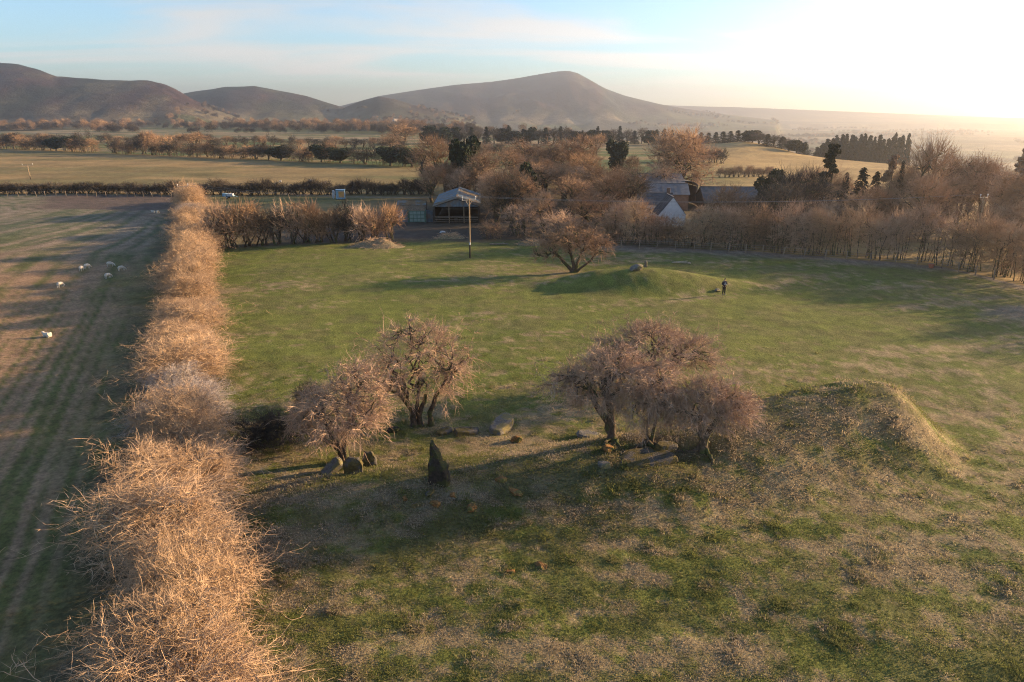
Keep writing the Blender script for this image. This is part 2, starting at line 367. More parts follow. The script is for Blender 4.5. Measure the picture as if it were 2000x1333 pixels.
GREEN = (.100, .124, .026); GREEN2 = (.150, .158, .042); STRAW = (.29, .215, .128); BROWN = (.15, .112, .066); SOIL = (.105, .076, .054); LITTER = (.205, .165, .135)
def dryness_and_sun(x, y):
    """0 green grass .. 1 dead straw; sunlit mound top and sun streaks painted in"""
    w = fbm(x/6, y/6, 201, 2)*3
    big = fbm(x/17, y/13, 101, 3); mid = fbm(x/3.2+w, y/1.7, 111, 4); sm = fbm(x/.75, y/.5, 121, 3)
    near = 1-sst(26, 58, y)
    fine = fbm(x/.28, y/.2, 125, 2)
    d = (big-.5)*0.7+(mid-.5)*1.25+(sm-.5)*1.3+(fine-.5)*.9+0.24+0.34*near
    d = d+.22*np.exp(-((x-19)/6)**2-((y-37.5)/3.2)**2)  # sunlit top of the near mound, painted as paler straw
    d = d-0.16*sst(2, -12, x)*sst(40, 60, y)
    d = d+.26*np.exp(-((x-16)/11)**2-((y-74)/4.5)**2)
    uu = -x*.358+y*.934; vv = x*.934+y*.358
    d = d+(fbm(vv/38, uu/3.6, 127, 3)-.47)*1.25*sst(42, 58, y)  # bands along the sun's direction: part dead grass, part painted sun and shade streaks
    return np.clip(d, 0, 1)
def barrow_zone(x, y):
    d = np.full(np.shape(x), 9.0)
    for i in range(len(SPINE)-1):
        a, b = SPINE[i], SPINE[i+1]; v = b[:2]-a[:2]; t = np.clip(((x-a[0])*v[0]+(y-a[1])*v[1])/(v@v), 0, 1)
        d = np.minimum(d, np.hypot((x-a[0]-t*v[0])/5.2, (y-a[1]-t*v[1])/np.where(y < a[1]+t*v[1], 6.8, 4)))
    return 1-sst(.35, 1.1, d)
def litter_zone(x, y):
    """strip of dead leaves along the far edge of the pasture and under the big hedge"""
    n = fbm(x/2.5, y/2.5, 131, 3)-.5
    e = back_y(x)-y+n*3
    belt = (1-sst(.5, 4.5+2*fbm(x/8, y/8, 133, 2), e))*sst(4, 16, x)
    e2 = np.hypot((x-49)/5.5, (y-63)/4.2)+n*1.4; belt = np.maximum(belt, .8*(1-sst(.4, 1.0, e2)))
    return belt
def ground_colour(x, y, z):
    r = np.hypot(x, y); n = len(x)
    # pasture
    d = dryness_and_sun(x, y); bz = barrow_zone(x, y)
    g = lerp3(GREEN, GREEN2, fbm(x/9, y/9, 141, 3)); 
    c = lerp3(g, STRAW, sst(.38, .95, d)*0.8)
    br = sst(.45, .62, fbm(x/2.1, y/1.5, 151, 4)+bz*0.12)*(0.3+.35*bz)
    c = c*(1-br[:, None])+np.array(BROWN)*br[:, None]
    lz = litter_zone(x, y)*0.85; c = c*(1-lz[:, None])+np.array(LITTER)*lz[:, None]*(0.6+.8*fbm(x/.8, y/.8, 161, 3))[:, None]
    # bare dark soil at the foot of the hedge and hedgerow
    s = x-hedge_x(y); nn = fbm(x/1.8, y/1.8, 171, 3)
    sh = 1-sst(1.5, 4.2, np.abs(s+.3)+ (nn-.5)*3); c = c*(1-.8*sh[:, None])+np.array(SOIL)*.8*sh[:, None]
    e = np.abs(back_y(x)-y+1)+ (nn-.5)*3; sb = (1-sst(1.0, 4.0, e))*sst(6, -6, x); c = c*(1-.85*sb[:, None])+np.array(SOIL)*.85*sb[:, None]
    # sown field: drilled strips that run with the hedge and swing in at the far end
    sd_ = np.maximum(-s, 0)*.915; k = np.interp(y, [0, 95, 150, 175], [1, 1, 2.7, 3.2]); q = sd_*k+(fbm(x/20, y/20, 181, 2)-.5)*.8
    fr = fbm(q/1.1, y/60, 191, 2); fr2 = .5+.32*np.sin(q*2*math.pi/.95+fbm(x/3, y/3, 195, 2)*1.5)*(1-sst(45, 85, y))+(fbm(q*.8, y/7, 193, 3)-.5)*.8
    st = np.clip((fr-.5)*2.0+(fr2-.5)*2.4+.5, 0, 1)
    st = st*sst(1.5, 9, q+(fbm(x/5, y/7, 197, 2)-.5)*5)*.9+sst(.5, .8, fbm(x/.9, y/.9, 199, 3))*.2
    far_ = sst(70, 115, y)
    soil = lerp3((.29, .185, .108), (.24, .19, .135), far_)
    gr = lerp3((.115, .112, .036), (.095, .108, .055), far_)
    f = lerp3(np.zeros(3), np.ones(3), np.clip(st, 0, 1)); f = gr*(1-f)+soil*f
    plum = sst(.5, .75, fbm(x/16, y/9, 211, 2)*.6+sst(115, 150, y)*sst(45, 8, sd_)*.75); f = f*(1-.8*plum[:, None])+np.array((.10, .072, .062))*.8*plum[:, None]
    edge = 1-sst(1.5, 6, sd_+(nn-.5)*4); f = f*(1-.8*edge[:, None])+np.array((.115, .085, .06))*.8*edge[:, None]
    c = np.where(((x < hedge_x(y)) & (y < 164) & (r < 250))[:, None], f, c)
    # fields beyond
    far = (((x < hedge_x(y)) & (y >= 164)) | ((x >= hedge_x(y)) & (y > back_y(x)+1)) | (x > 61) | (y < -30) | (x < -150))
    u = fbm(x/60, y/14, 221, 4); 
    hl = 410+(x+294)*(-148/257)               # hedgerow running from far left to the wood
    F1 = lerp3((.10, .108, .042), (.29, .20, .088), sst(.35, .65, u)*.6+.4*sst(-20, -120, x))
    F2 = lerp3((.085, .115, .038), (.24, .18, .085), sst(.45, .62, u))
    F3 = lerp3((.10, .115, .05), (.27, .205, .12), sst(.42, .6, u))
    cell = vn(np.floor(x/260+.35*np.floor(y/170)), np.floor(y/170), 231); cell2 = vn(np.floor(x/260+.35*np.floor(y/170))+9, np.floor(y/170), 233)
    F4 = lerp3((.085, .105, .04), (.26, .205, .12), cell); F4 = F4*(1-.35*cell2[:, None])
    ff = np.where((y < hl)[:, None], F1, np.where((y < hl+190)[:, None], F2, np.where((y < hl+420)[:, None], F3, F4)))
    gold = lerp3((.32, .215, .085), (.40, .28, .12), u)
    right = sst(20, 60, x-0.12*y)
    ff = ff*(1-right[:, None])+np.where((r < 620)[:, None], gold, F4)*right[:, None]
    yard = (1-sst(20, 34, np.hypot((x+8)*.8, y-115)))*sst(.3, .6, u+.25); ff = ff*(1-yard[:, None])+np.array((.075, .062, .05))*yard[:, None]
    wood = (1-sst(.7, 1.1, np.hypot((x-25)/60, (y-140)/45))); ff = ff*(1-.8*wood[:, None])+np.array((.09, .07, .045))*.8*wood[:, None]
    c = np.where(far[:, None], ff, c)
    # hills: rough grass above, bracken in tongues, enclosed fields and woods at the foot
    hz = sst(1000, 1350, r); hgt = np.clip(z/220, 0, 1)
    b1 = fbm(x/150, y/240, 241, 5); b2 = fbm(x/50, y/110, 251, 4)
    hc = lerp3((.020, .023, .013), (.042, .021, .018), sst(.42, .6, b1)); hc = lerp3(hc, (.085, .07, .038), sst(.5, .72, b2)*.7)
    wall = (1-sst(.004, .012, np.abs(fbm(x/420, y/420, 271, 2)-.5)))+(1-sst(.004, .011, np.abs(fbm(x/300+9, y/600, 273, 2)-.5))); hc = hc*(1-.5*np.clip(wall, 0, 1)*(z < 130))[:, None]
    low = 1-sst(0, 45, z)
    wd = sst(.5, .62, fbm(x/120, y/160, 261, 4)); lowc = F4*(1-.6*wd[:, None])+np.array((.045, .04, .032))*.6*wd[:, None]
    hc = hc*(1-low[:, None])+lowc*low[:, None]
    return c*(1-hz[:, None])+hc*hz[:, None]
build_ground()

# ---------------------------------------------------------------- trees and shrubs
def tubes(P, R, k=3, tip=True):
    n, S1, _ = P.shape; T = np.gradient(P, axis=1); T /= np.linalg.norm(T, axis=2, keepdims=True)+1e-9
    ref = np.where(np.abs(T[:, :1, 2:3]) > .8, np.array([[[1., 0, 0]]]), np.array([[[0, 0, 1.]]])); ref = np.broadcast_to(ref, P.shape)
    U = np.cross(T, ref); U /= np.linalg.norm(U, axis=2, keepdims=True)+1e-9; W = np.cross(T, U)
    th = np.arange(k)*2*math.pi/k
    ring = P[:, :, None]+R[:, :, None, None]*(np.cos(th)[None, None, :, None]*U[:, :, None]+np.sin(th)[None, None, :, None]*W[:, :, None])
    if not tip:
        V = ring.reshape(-1, 3); S = S1-1
        b = np.arange(n)[:, None, None]*S1*k; s = np.arange(S)[None, :, None]*k; a = np.arange(k)[None, None]; a2 = (a+1) % k
        Q = np.stack(np.broadcast_arrays(b+s+a, b+s+a2, b+s+k+a2, b+s+k+a), -1).reshape(-1, 4)
        return V, np.zeros((0, 3), int), Q
    S = S1-2; per = (S1-1)*k+1
    V = np.concatenate([ring[:, :-1].reshape(n, -1, 3), P[:, -1:]], 1).reshape(-1, 3)
    a = np.arange(k)[None]; a2 = (a+1) % k; b0 = np.arange(n)[:, None]*per
    T_ = np.stack(np.broadcast_arrays(b0+S*k+a, b0+S*k+a2, b0+per-1), -1).reshape(-1, 3)
    if S > 0:
        b = np.arange(n)[:, None, None]*per; s = np.arange(S)[None, :, None]*k; a = np.arange(k)[None, None]; a2 = (a+1) % k
        Q = np.stack(np.broadcast_arrays(b+s+a, b+s+a2, b+s+k+a2, b+s+k+a), -1).reshape(-1, 4)
    else: Q = np.zeros((0, 4), int)
    return V, T_, Q
def join_geo(name, parts, smooth=False):
    V = []; T = []; Q = []; o = 0
    for v, t, q in parts:
        V.append(v); T.append(t+o); Q.append(q+o); o += len(v)
    T = np.concatenate(T); Q = np.concatenate(Q)
    return mesh_from(name, np.concatenate(V), T if len(T) else None, Q if len(Q) else None, smooth)
def unit(v): return v/(np.linalg.norm(v, axis=-1, keepdims=True)+1e-9)
def hermite(p0, m0, p1, m1, S, rng, wig):
    t = np.linspace(0, 1, S+1)[None, :, None]
    P = (2*t**3-3*t**2+1)*p0[:, None]+(t**3-2*t**2+t)*m0[:, None]+(-2*t**3+3*t**2)*p1[:, None]+(t**3-t**2)*m1[:, None]
    L = np.linalg.norm(p1-p0, axis=1)[:, None, None]
    nz = rng.normal(size=P.shape)*wig*L; nz[:, 0] = 0
    return P+nz
def tree_geo(seed, lumps, stems, n=(8, 40, 250, 2200, 0), r=(.16, .09, .045, .02, .011), twig=.7, up=.25, droop=-.15, shell=.45, wig=.05, rand=.8, kk=5, low=-.75, hi3=1.08, outw=.45, sprays=0, zig=.03, ts=2):
    """stems: polylines [(x,y,z)...]; lumps: ellipsoids (x,y,z,rx,ry,rz) the crown fills. Returns trunk parts and crown parts."""
    rng = np.random.default_rng(seed); lumps = np.array(lumps, float)
    vol = (lumps[:, 3]*lumps[:, 4]*lumps[:, 5])**.75; vol /= vol.sum(); cc = (lumps[:, :3]*vol[:, None]).sum(0)
    def sample(m, lo, hi):
        L = lumps[rng.choice(len(lumps), m, p=vol)]; d = unit(rng.normal(size=(m, 3))); d[:, 2] = np.where(d[:, 2] < low, -d[:, 2], d[:, 2])
        rad = lo+(hi-lo)*rng.random((m, 1))**shell
        ph = L[:, :1]*3.1+L[:, 2:3]*1.7; irr = 1+.20*np.sin(d[:, :1]*4.3+ph)*np.sin(d[:, 1:2]*3.7+ph*1.3)+.16*np.sin(d[:, 2:]*6.1+d[:, :1]*5+ph*2)
        return L[:, :3]+d*L[:, 3:]*rad*irr
    trunk = []; crown = []
    S0 = max(len(s) for s in stems); 
    ST = []
    for s in stems:
        s = np.array(s, float); t = np.linspace(0, 1, 7); tt = np.linspace(0, 1, len(s)); ST.append(np.stack([np.interp(t, tt, s[:, i]) for i in range(3)], 1))
    ST = np.array(ST); ST[:, 1:-1] += rng.normal(size=ST[:, 1:-1].shape)*.03
    RS = np.linspace(1, .62, 7)[None]*r[0]*(.75+.5*rng.random((len(ST), 1))); RS[:, 0] *= 1.35
    trunk.append(tubes(ST, RS, kk+2, False))
    def grow(nodes, tang, rad, targets, S, r0, r1, k, bias=.35, reach=.8):
        d = np.linalg.norm(targets[:, None]-nodes[None], axis=2)
        back = (targets[:, None]-nodes[None]); al = (unit(back)*tang[None]).sum(2)
        i = np.argmin(d*(1.25-bias*al), 1)
        p0 = nodes[i]; L = np.linalg.norm(targets-p0, axis=1, keepdims=True)
        out = unit(targets-cc)
        m1 = unit(unit(targets-p0)*.7+out*.5+np.array([0, 0, up])+rng.normal(size=p0.shape)*.25)*L
        P = hermite(p0, tang[i]*L*reach, targets, m1, S, rng, wig)
        rr = np.minimum(r0*(.7+.6*rng.random((len(P), 1))), rad[i][:, None]*.95)
        R = rr*(1-np.linspace(0, 1, S+1)[None]*(1-r1/r0))
        return P, R
    def nodes_of(P, R, lo):
        T = unit(np.gradient(P, axis=1)); return P[:, lo:].reshape(-1, 3), T[:, lo:].reshape(-1, 3), R[:, lo:].ravel()
    nd, tg, rd = nodes_of(ST, RS, 3)
    P1, R1 = grow(nd, tg, rd, sample(n[0], .15, .7), 6, r[1], r[2]*.9, kk, reach=1.0); trunk.append(tubes(P1, R1, kk))
    nd, tg, rd = nodes_of(P1, R1, 2)
    P2, R2 = grow(nd, tg, rd, sample(n[1], .35, .92), 5, r[2], r[3]*.9, kk-1); trunk.append(tubes(P2, R2, kk-1))
    nd2, tg2, rd2 = nodes_of(P2, R2, 1); nd = np.concatenate([nd, nd2]); tg = np.concatenate([tg, tg2]); rd = np.concatenate([rd, rd2])
    P3, R3 = grow(nd, tg, rd, sample(n[2], .5, hi3), 4, r[3], r[4]*.8, 3); crown.append(tubes(P3, R3, 3))
    if sprays:   # long shoots that stick out of the crown
        PS, RS_ = grow(nd, tg, rd, sample(sprays, 1.15, 1.65), 5, r[3]*1.1, r[4]*.7, 3); crown.append(tubes(PS, RS_, 3))
        nds, tgs, rds = nodes_of(PS, RS_, 2)
    nd3, tg3, rd3 = nodes_of(P3, R3, 1)
    if sprays: nd3 = np.concatenate([nd3, nds, nds]); tg3 = np.concatenate([tg3, tgs, tgs])
    def twigs(nd, tg, m, ln, r0, S):
        i = rng.integers(0, len(nd), m); p0 = nd[i]; out = unit(p0-cc)
        d = unit(tg[i]*.8+out*outw+rng.normal(size=p0.shape)*rand*.75+np.array([0, 0, up]))
        L = ln*(.45+.9*rng.random((m, 1))); bend = rng.normal(size=p0.shape)*.22+np.array([0, 0, droop])
        t = np.linspace(0, 1, S+1)[None, :, None]
        P = p0[:, None]+d[:, None]*L[:, None]*t+bend[:, None]*L[:, None]*t**2
        if S > 1: P[:, 1:] += rng.normal(size=P[:, 1:].shape)*L[:, None]*zig
        R = r0*(.6+.7*rng.random((m, 1)))*np.linspace(1, .35, S+1)[None]
        return P, R
    nt_ = np.concatenate([nd3, nd2]) if len(nd2) < len(nd3) else nd3; tt_ = np.concatenate([tg3, tg2]) if len(nd2) < len(nd3) else tg3
    P4, R4 = twigs(nt_, tt_, n[3], twig, r[4], ts); crown.append(tubes(P4, R4, 3))
    if n[4]:
        nd4, tg4, _ = nodes_of(P4, R4, 1); P5, R5 = twigs(nd4, tg4, n[4], twig*.5, r[4]*.7, 1); crown.append(tubes(P5, R5, 3))
    return trunk, crown
def leaf_geo(seed, lumps, m, size, flat=.3):
    rng = np.random.default_rng(seed); lumps = np.array(lumps, float); vol = lumps[:, 3]*lumps[:, 4]*lumps[:, 5]; vol = vol**.7; vol /= vol.sum()
    L = lumps[rng.choice(len(lumps), m, p=vol)]; d = unit(rng.normal(size=(m, 3))); rad = .35+.7*rng.random((m, 1))**.5
    c = L[:, :3]+d*L[:, 3:]*rad; a = unit(rng.normal(size=(m, 3))); b = unit(np.cross(a, rng.normal(size=(m, 3)))); s = size*(.5+rng.random((m, 1)))
    V = np.stack([c-a*s-b*s*.5, c+a*s*.2-b*s*.6, c+a*s+b*s*.4, c-a*s*.3+b*s*.6], 1).reshape(-1, 3)
    return V, np.zeros((0, 3), int), np.arange(m*4).reshape(-1, 4)
def conifer_geo(seed, h, w, whorls, nb, blades, droop=.25, bare=.08, size=.5):
    rng = np.random.default_rng(seed); P = []; out = []
    tr = np.array([[[0, 0, t*h] for t in np.linspace(0, 1, 6)]]); tr[:, 1:-1, :2] += rng.normal(size=(1, 4, 2))*.05
    trunk = [tubes(tr, np.linspace(h*.02, .02, 6)[None], 6)]
    for i in range(whorls):
        f = bare+(1-bare)*(i+.3*rng.random())/whorls; z = f*h+rng.normal()*.15; L = w*(1-f)**.85*(.7+.5*rng.random())+.15
        for a in rng.random(nb)*6.283:
            l = L*(.65+.5*rng.random()); d = np.array([math.cos(a), math.sin(a), 0]); t = np.linspace(0, 1, 4)[:, None]
            P.append(np.array([0, 0, z+rng.normal()*.3])+d*l*t+np.array([0, 0, 1.])*(.12*l*t-droop*l*t*t*2))
    P = np.array(P); crown = [tubes(P, np.broadcast_to(np.linspace(.05, .015, 4)[None], P.shape[:2]).copy(), 3)]
    n = len(P); k = rng.random((n, blades)); k = .15+.85*k; seg = np.clip((k*3).astype(int), 0, 2); fr = k*3-seg
    idx = np.arange(n)[:, None]; c = P[idx, seg]*(1-fr[..., None])+P[idx, seg+1]*fr[..., None]; c = c.reshape(-1, 3); m = len(c)
    t = unit(P[:, -1]-P[:, 0]); t = np.repeat(t, blades, 0); side = unit(np.cross(t, [0, 0, 1])+rng.normal(size=(m, 3))*.25)*np.where(rng.random((m, 1)) < .5, -1, 1)
    s = size*(.5+.8*rng.random((m, 1))); e = c+(t*.5+side*.8)*s+np.array([0, 0, -.25])*s
    w_ = t*s*.28+rng.normal(size=(m, 3))*.05; up = np.array([0, 0, .12])*s
    V = np.stack([c-w_, c+w_+up, e], 1).reshape(-1, 3); crown.append((V, np.arange(m*3).reshape(-1, 3), np.zeros((0, 4), int)))
    return trunk, crown

class Proto:
    """one kind of tree: meshes for trunk and crown, height and width of the built size"""
    def __init__(s, name, trunk, crown, tm, cm):
        s.name = name; s.t = join_geo(name+'_trunk', trunk, True); s.c = join_geo(name+'_crown', crown)
        s.t.materials.append(MATS[tm]); s.c.materials.append(MATS[cm]); s.extra = []
        n = len(s.c.vertices); co = np.empty(n*3, np.float32); s.c.vertices.foreach_get('co', co); co = co.reshape(-1, 3)
        s.h = float(np.percentile(co[:, 2], 99.3)); s.w = float(np.percentile(np.abs(co[:, :2]).max(1), 98))*2
def plant(proto, name, label, cat, loc, rz=0, h=None, w=None, sc=None, group=None, cm=None, sink=.05):
    if sc is None:
        sz = (h/proto.h) if h else 1; sx = (w/proto.w) if w else sz; sc = (sx, sx, sz)
    o = empty(name, (loc[0], loc[1], loc[2]-sink), rz, sc); tag(o, label, cat, group)
    t = obj('trunk', proto.t, None, o); c = obj('crown', proto.c, None, o)
    if cm: c.material_slots[0].link = 'OBJECT'; c.material_slots[0].material = MATS[cm]
    for nm, me in proto.extra: obj(nm, me, None, o)
    return o
rnd = random.Random(5)

# hedge bushes, seen close from above
HEDGE = []
for i in range(6):
    q = random.Random(100+i); lumps = [(q.uniform(-.9, .9), q.uniform(-1.0, 1.0), q.uniform(1.5, 2.9), q.uniform(.8, 1.5), q.uniform(.8, 1.5), q.uniform(.7, 1.3)) for _ in range(7)]+[(0, 0, 1.2, 2.1, 2.0, 1.1)]
    stems = [[(q.uniform(-.5, .5), q.uniform(-.9, .9), 0), (q.uniform(-.7, .7), q.uniform(-1, 1), .6), (q.uniform(-1, 1), q.uniform(-1.2, 1.2), 1.5)] for _ in range(7)]
    t, c = tree_geo(200+i, lumps, stems, (18, 130, 900, 3600, 7000), (.075, .06, .042, .018, .0085), .62, .15, -.10, .5, .06, 1.15, 4, hi3=1.12, outw=.25, sprays=60, zig=.05, ts=3)
    HEDGE.append(Proto('hedge', t, c, 'bark_pale', 'twig_gold'))
pos = []; s = 0; yy = 11.5
while yy < 150:
    pos.append(yy); yy += 2.15+.006*yy
hp = []
for i, y in enumerate(pos):
    if 44 < y < 46.5: pass
    hp.append((hedge_x(y)+.5*math.sin(i*1.7)+rnd.uniform(-.5, .5), y))
for i, (x, y) in enumerate(hp):
    grey = 36.5 < y < 43 or 112 < y < 128
    hh = 3.5+.6*math.sin(i*2.1)+rnd.uniform(-.4, .4); ww = 5.7+.8*math.sin(i*1.3)+rnd.uniform(-.5, .5)
    if grey: hh -= .9; ww -= .6
    if y > 60: ww -= .4; hh += .1
    if 47 < y < 62: hh = [2.1, 2.8, 2.5][i % 3]; ww -= .5
    if 128 < y < 137: hh = 5.6; ww = 6
    d = ('grey twiggy thorn bush, ' if grey else 'bare golden thorn bush, ')
    plant(HEDGE[i % 6], 'hedge_bush', d+nth(i+1)+' along the long left hedge counting from the camera', 'bush', (x, y, h1(x, y)), rnd.uniform(0, 6.28), hh, ww, group='thorn bushes of the long left hedge', cm='twig_grey' if grey else None)

# single old hawthorns on the barrow and the far mound
def hawthorn(label, base, lumps, stems, seed, n=(12, 110, 900, 6200, 4200), cm='twig_pink', r=(.21, .13, .062, .024, .0098), twig=.5, **k):
    t, c = tree_geo(seed, lumps, stems, n, r, twig, k.pop('up', .12), k.pop('droop', -.2), wig=.07, rand=.95, hi3=1.05, sprays=k.pop('sprays', 60), zig=.07, **k)
    p = Proto('hawthorn', t, c, 'bark', cm); return plant(p, 'hawthorn_tree', label, 'tree', base, 0, sc=1, group='old hawthorns on the mounds')
b = at(818, 832)
hawthorn('tall bare hawthorn with clustered trunks behind the dark standing stone', b, [(-.6, 0, 4.6, 2.5, 2.3, 1.6), (1.2, .2, 4.4, 2.2, 2.1, 1.7), (0, 0, 5.7, 1.9, 1.8, 1.1), (2.3, 0, 3.1, 1.2, 1.5, 1.3), (-1.9, 0, 3.4, 1.6, 1.7, 1.5), (.3, -.2, 2.9, 2.0, 1.7, 1.1), (-1.6, -.3, 2.4, 1.2, 1.2, .9)],
    [[(-.35, 0, 0), (-.35, 0, .9), (-.6, 0, 2.2)], [(-.1, .1, 0), (-.1, .1, 1), (.1, .2, 2.4)], [(-.2, -.15, 0), (-.25, -.1, 1), (-.9, -.4, 2.2)], [(.1, 0, 0), (.05, 0, .8), (.5, 0, 2.1)], [(.75, 0, 0), (.72, 0, .9), (1.1, .1, 2.0), (1.7, .1, 2.9)]], 301)
b = at(672, 908)
hawthorn('leaning bare hawthorn growing over the stones near the hedge', b, [(-.9, 0, 2.9, 1.7, 1.6, 1.3), (.9, .6, 4.6, 1.6, 1.5, 1.05), (-.2, 0, 3.6, 1.7, 1.6, 1.0), (1.5, .4, 3.5, 1.2, 1.2, 1.1), (-2.0, .2, 2.3, 1.0, 1.1, .9), (-.6, -.3, 1.9, 1.5, 1.2, .8), (1.2, .1, 2.6, 1.1, 1.1, .9)],
    [[(0, 0, 0), (-.05, 0, .7), (-.45, .05, 1.4), (-.7, .1, 2.0)], [(.05, .05, 0), (.1, .05, .9), (.15, .1, 1.7), (.7, .4, 2.8)], [(-.05, .1, .0), (-.2, .1, .8), (-1.1, .1, 1.5)]], 302, r=(.19, .11, .055, .026, .0105), twig=.6)
b = on(1272, 43.5)
hawthorn('broad domed hawthorn at the back of the right-hand clump', b, [(0, 0, 2.8, 3.6, 2.8, 1.7), (-.3, 0, 3.8, 2.2, 2.0, 1.1), (2.6, 0, 2.5, 2.2, 2.0, 1.6), (-2.6, 0, 2.3, 2.0, 2.0, 1.3)],
    [[(-.2, 0, 0), (-.3, 0, .8), (-.8, 0, 1.6)], [(.2, 0, 0), (.4, 0, .8), (1.0, 0, 1.7)], [(0, .2, 0), (0, .2, 1), (.1, .3, 2)]], 303, (14, 150, 1500, 9000, 6000))
b = at(1196, 858)
hawthorn('wind-swept hawthorn on the left of the right-hand clump beside a flat slab', b, [(-1.2, 0, 3.2, 1.8, 1.6, 1.2), (-.2, .2, 4.2, 1.6, 1.5, .9), (-2.6, 0, 3.0, 1.3, 1.3, .9), (.9, 0, 3.3, 1.4, 1.4, 1.2), (-1.0, 0, 2.3, 1.5, 1.3, .8)],
    [[(0, 0, 0), (-.05, 0, .8), (-.2, .05, 1.7), (-.4, .1, 2.4)], [(.05, .1, 0), (-.3, .1, 1.0), (-1.0, 0, 2.1)]], 304, (10, 110, 1000, 7000, 4800))
b = at(1262, 872)
hawthorn('thin hawthorn with drooping twigs between two others above the mossy capstone', b, [(.2, 0, 3.4, 1.4, 1.4, 1.2), (-.5, -.2, 2.3, 1.3, 1.2, 1.1), (.6, 0, 2.3, 1.1, 1.2, 1.2)],
    [[(0, 0, 0), (.02, 0, .9), (.05, 0, 2.2)], [(.25, .1, 0), (.4, .1, 1.2), (.5, .1, 2.2)]], 305, (8, 80, 760, 6000, 3600), droop=-.5, r=(.10, .07, .045, .022, .0095))
b = at(1372, 886)
hawthorn('small hawthorn with forked trunk on the right of the right-hand clump', b, [(-.3, 0, 2.7, 1.6, 1.5, 1.0), (.8, 0, 2.7, 1.5, 1.4, .85), (0, 0, 3.3, 1.3, 1.3, .7), (1.9, 0, 2.3, .9, 1.1, .8), (-1.3, 0, 2.1, 1.1, 1.1, .9), (.3, -.2, 1.9, 1.5, 1.1, .7)],
    [[(0, 0, 0), (.02, 0, .5), (-.12, 0, .9), (-.4, 0, 1.5)], [(.02, .02, 0), (.05, .02, .5), (.2, 0, 1.0), (.6, 0, 1.8)]], 306, (10, 110, 1000, 7000, 4200), r=(.19, .09, .045, .022, .0095))
b = at(1118, 533)
hawthorn('spreading hawthorn with fanned limbs on the far mound', b, [(0, 0, 4.3, 3.4, 2.6, 1.3), (3.0, 0, 3.0, 1.9, 1.8, 1.5), (-3.0, 0, 2.6, 2.0, 1.8, 1.3), (.8, 0, 3.3, 3.0, 2.2, 1.3), (-1.2, 0, 3.7, 2.6, 2.2, 1.2)],
    [[(0, 0, 0), (-.3, 0, .6), (-1.2, 0, 1.5), (-1.9, 0, 2.2)], [(.1, 0, 0), (.1, 0, 1), (-.3, 0, 2.4)], [(.2, 0, 0), (.5, 0, 1), (1, 0, 2.4)], [(.3, 0, 0), (1.0, 0, .6), (2.4, 0, 1.7)]], 307, (14, 110, 700, 4200, 0), cm='twig_brown', r=(.24, .14, .07, .035, .016), twig=.8)

# thicket between the hedge and the leaning hawthorn
SCRUB = []
for i in range(3):
    q = random.Random(400+i); lumps = [(q.uniform(-1, 1), q.uniform(-.8, .8), q.uniform(.7, 1.3), q.uniform(.8, 1.3), q.uniform(.8, 1.2), q.uniform(.6, .9)) for _ in range(5)]
    stems = [[(q.uniform(-1, 1), q.uniform(-.8, .8), 0), (q.uniform(-1.2, 1.2), q.uniform(-1, 1), .9)] for _ in range(8)]
    t, c = tree_geo(410+i, lumps, stems, (16, 70, 400, 2600, 0), (.04, .03, .022, .015, .008), .6, .2, -.2, .6, .08, 1.0, 4)
    SCRUB.append(Proto('scrub', t, c, 'bark', 'twig_grey'))
for i, (px, py, w, h, lab) in enumerate([(560, 862, 4.0, 2.0, 'dark bramble scrub just left of the leaning hawthorn'), (492, 885, 4.0, 1.8, 'dark low scrub spilling out of the hedge beside the grey bushes'),
        (610, 800, 3.0, 1.7, 'thin low scrub behind the leaning hawthorn')]):
    plant(SCRUB[i % 3], 'scrub_bush', lab, 'bush', at(px, py), i*1.3, h, w, cm='twig_dark', group='scrub beside the long hedge')

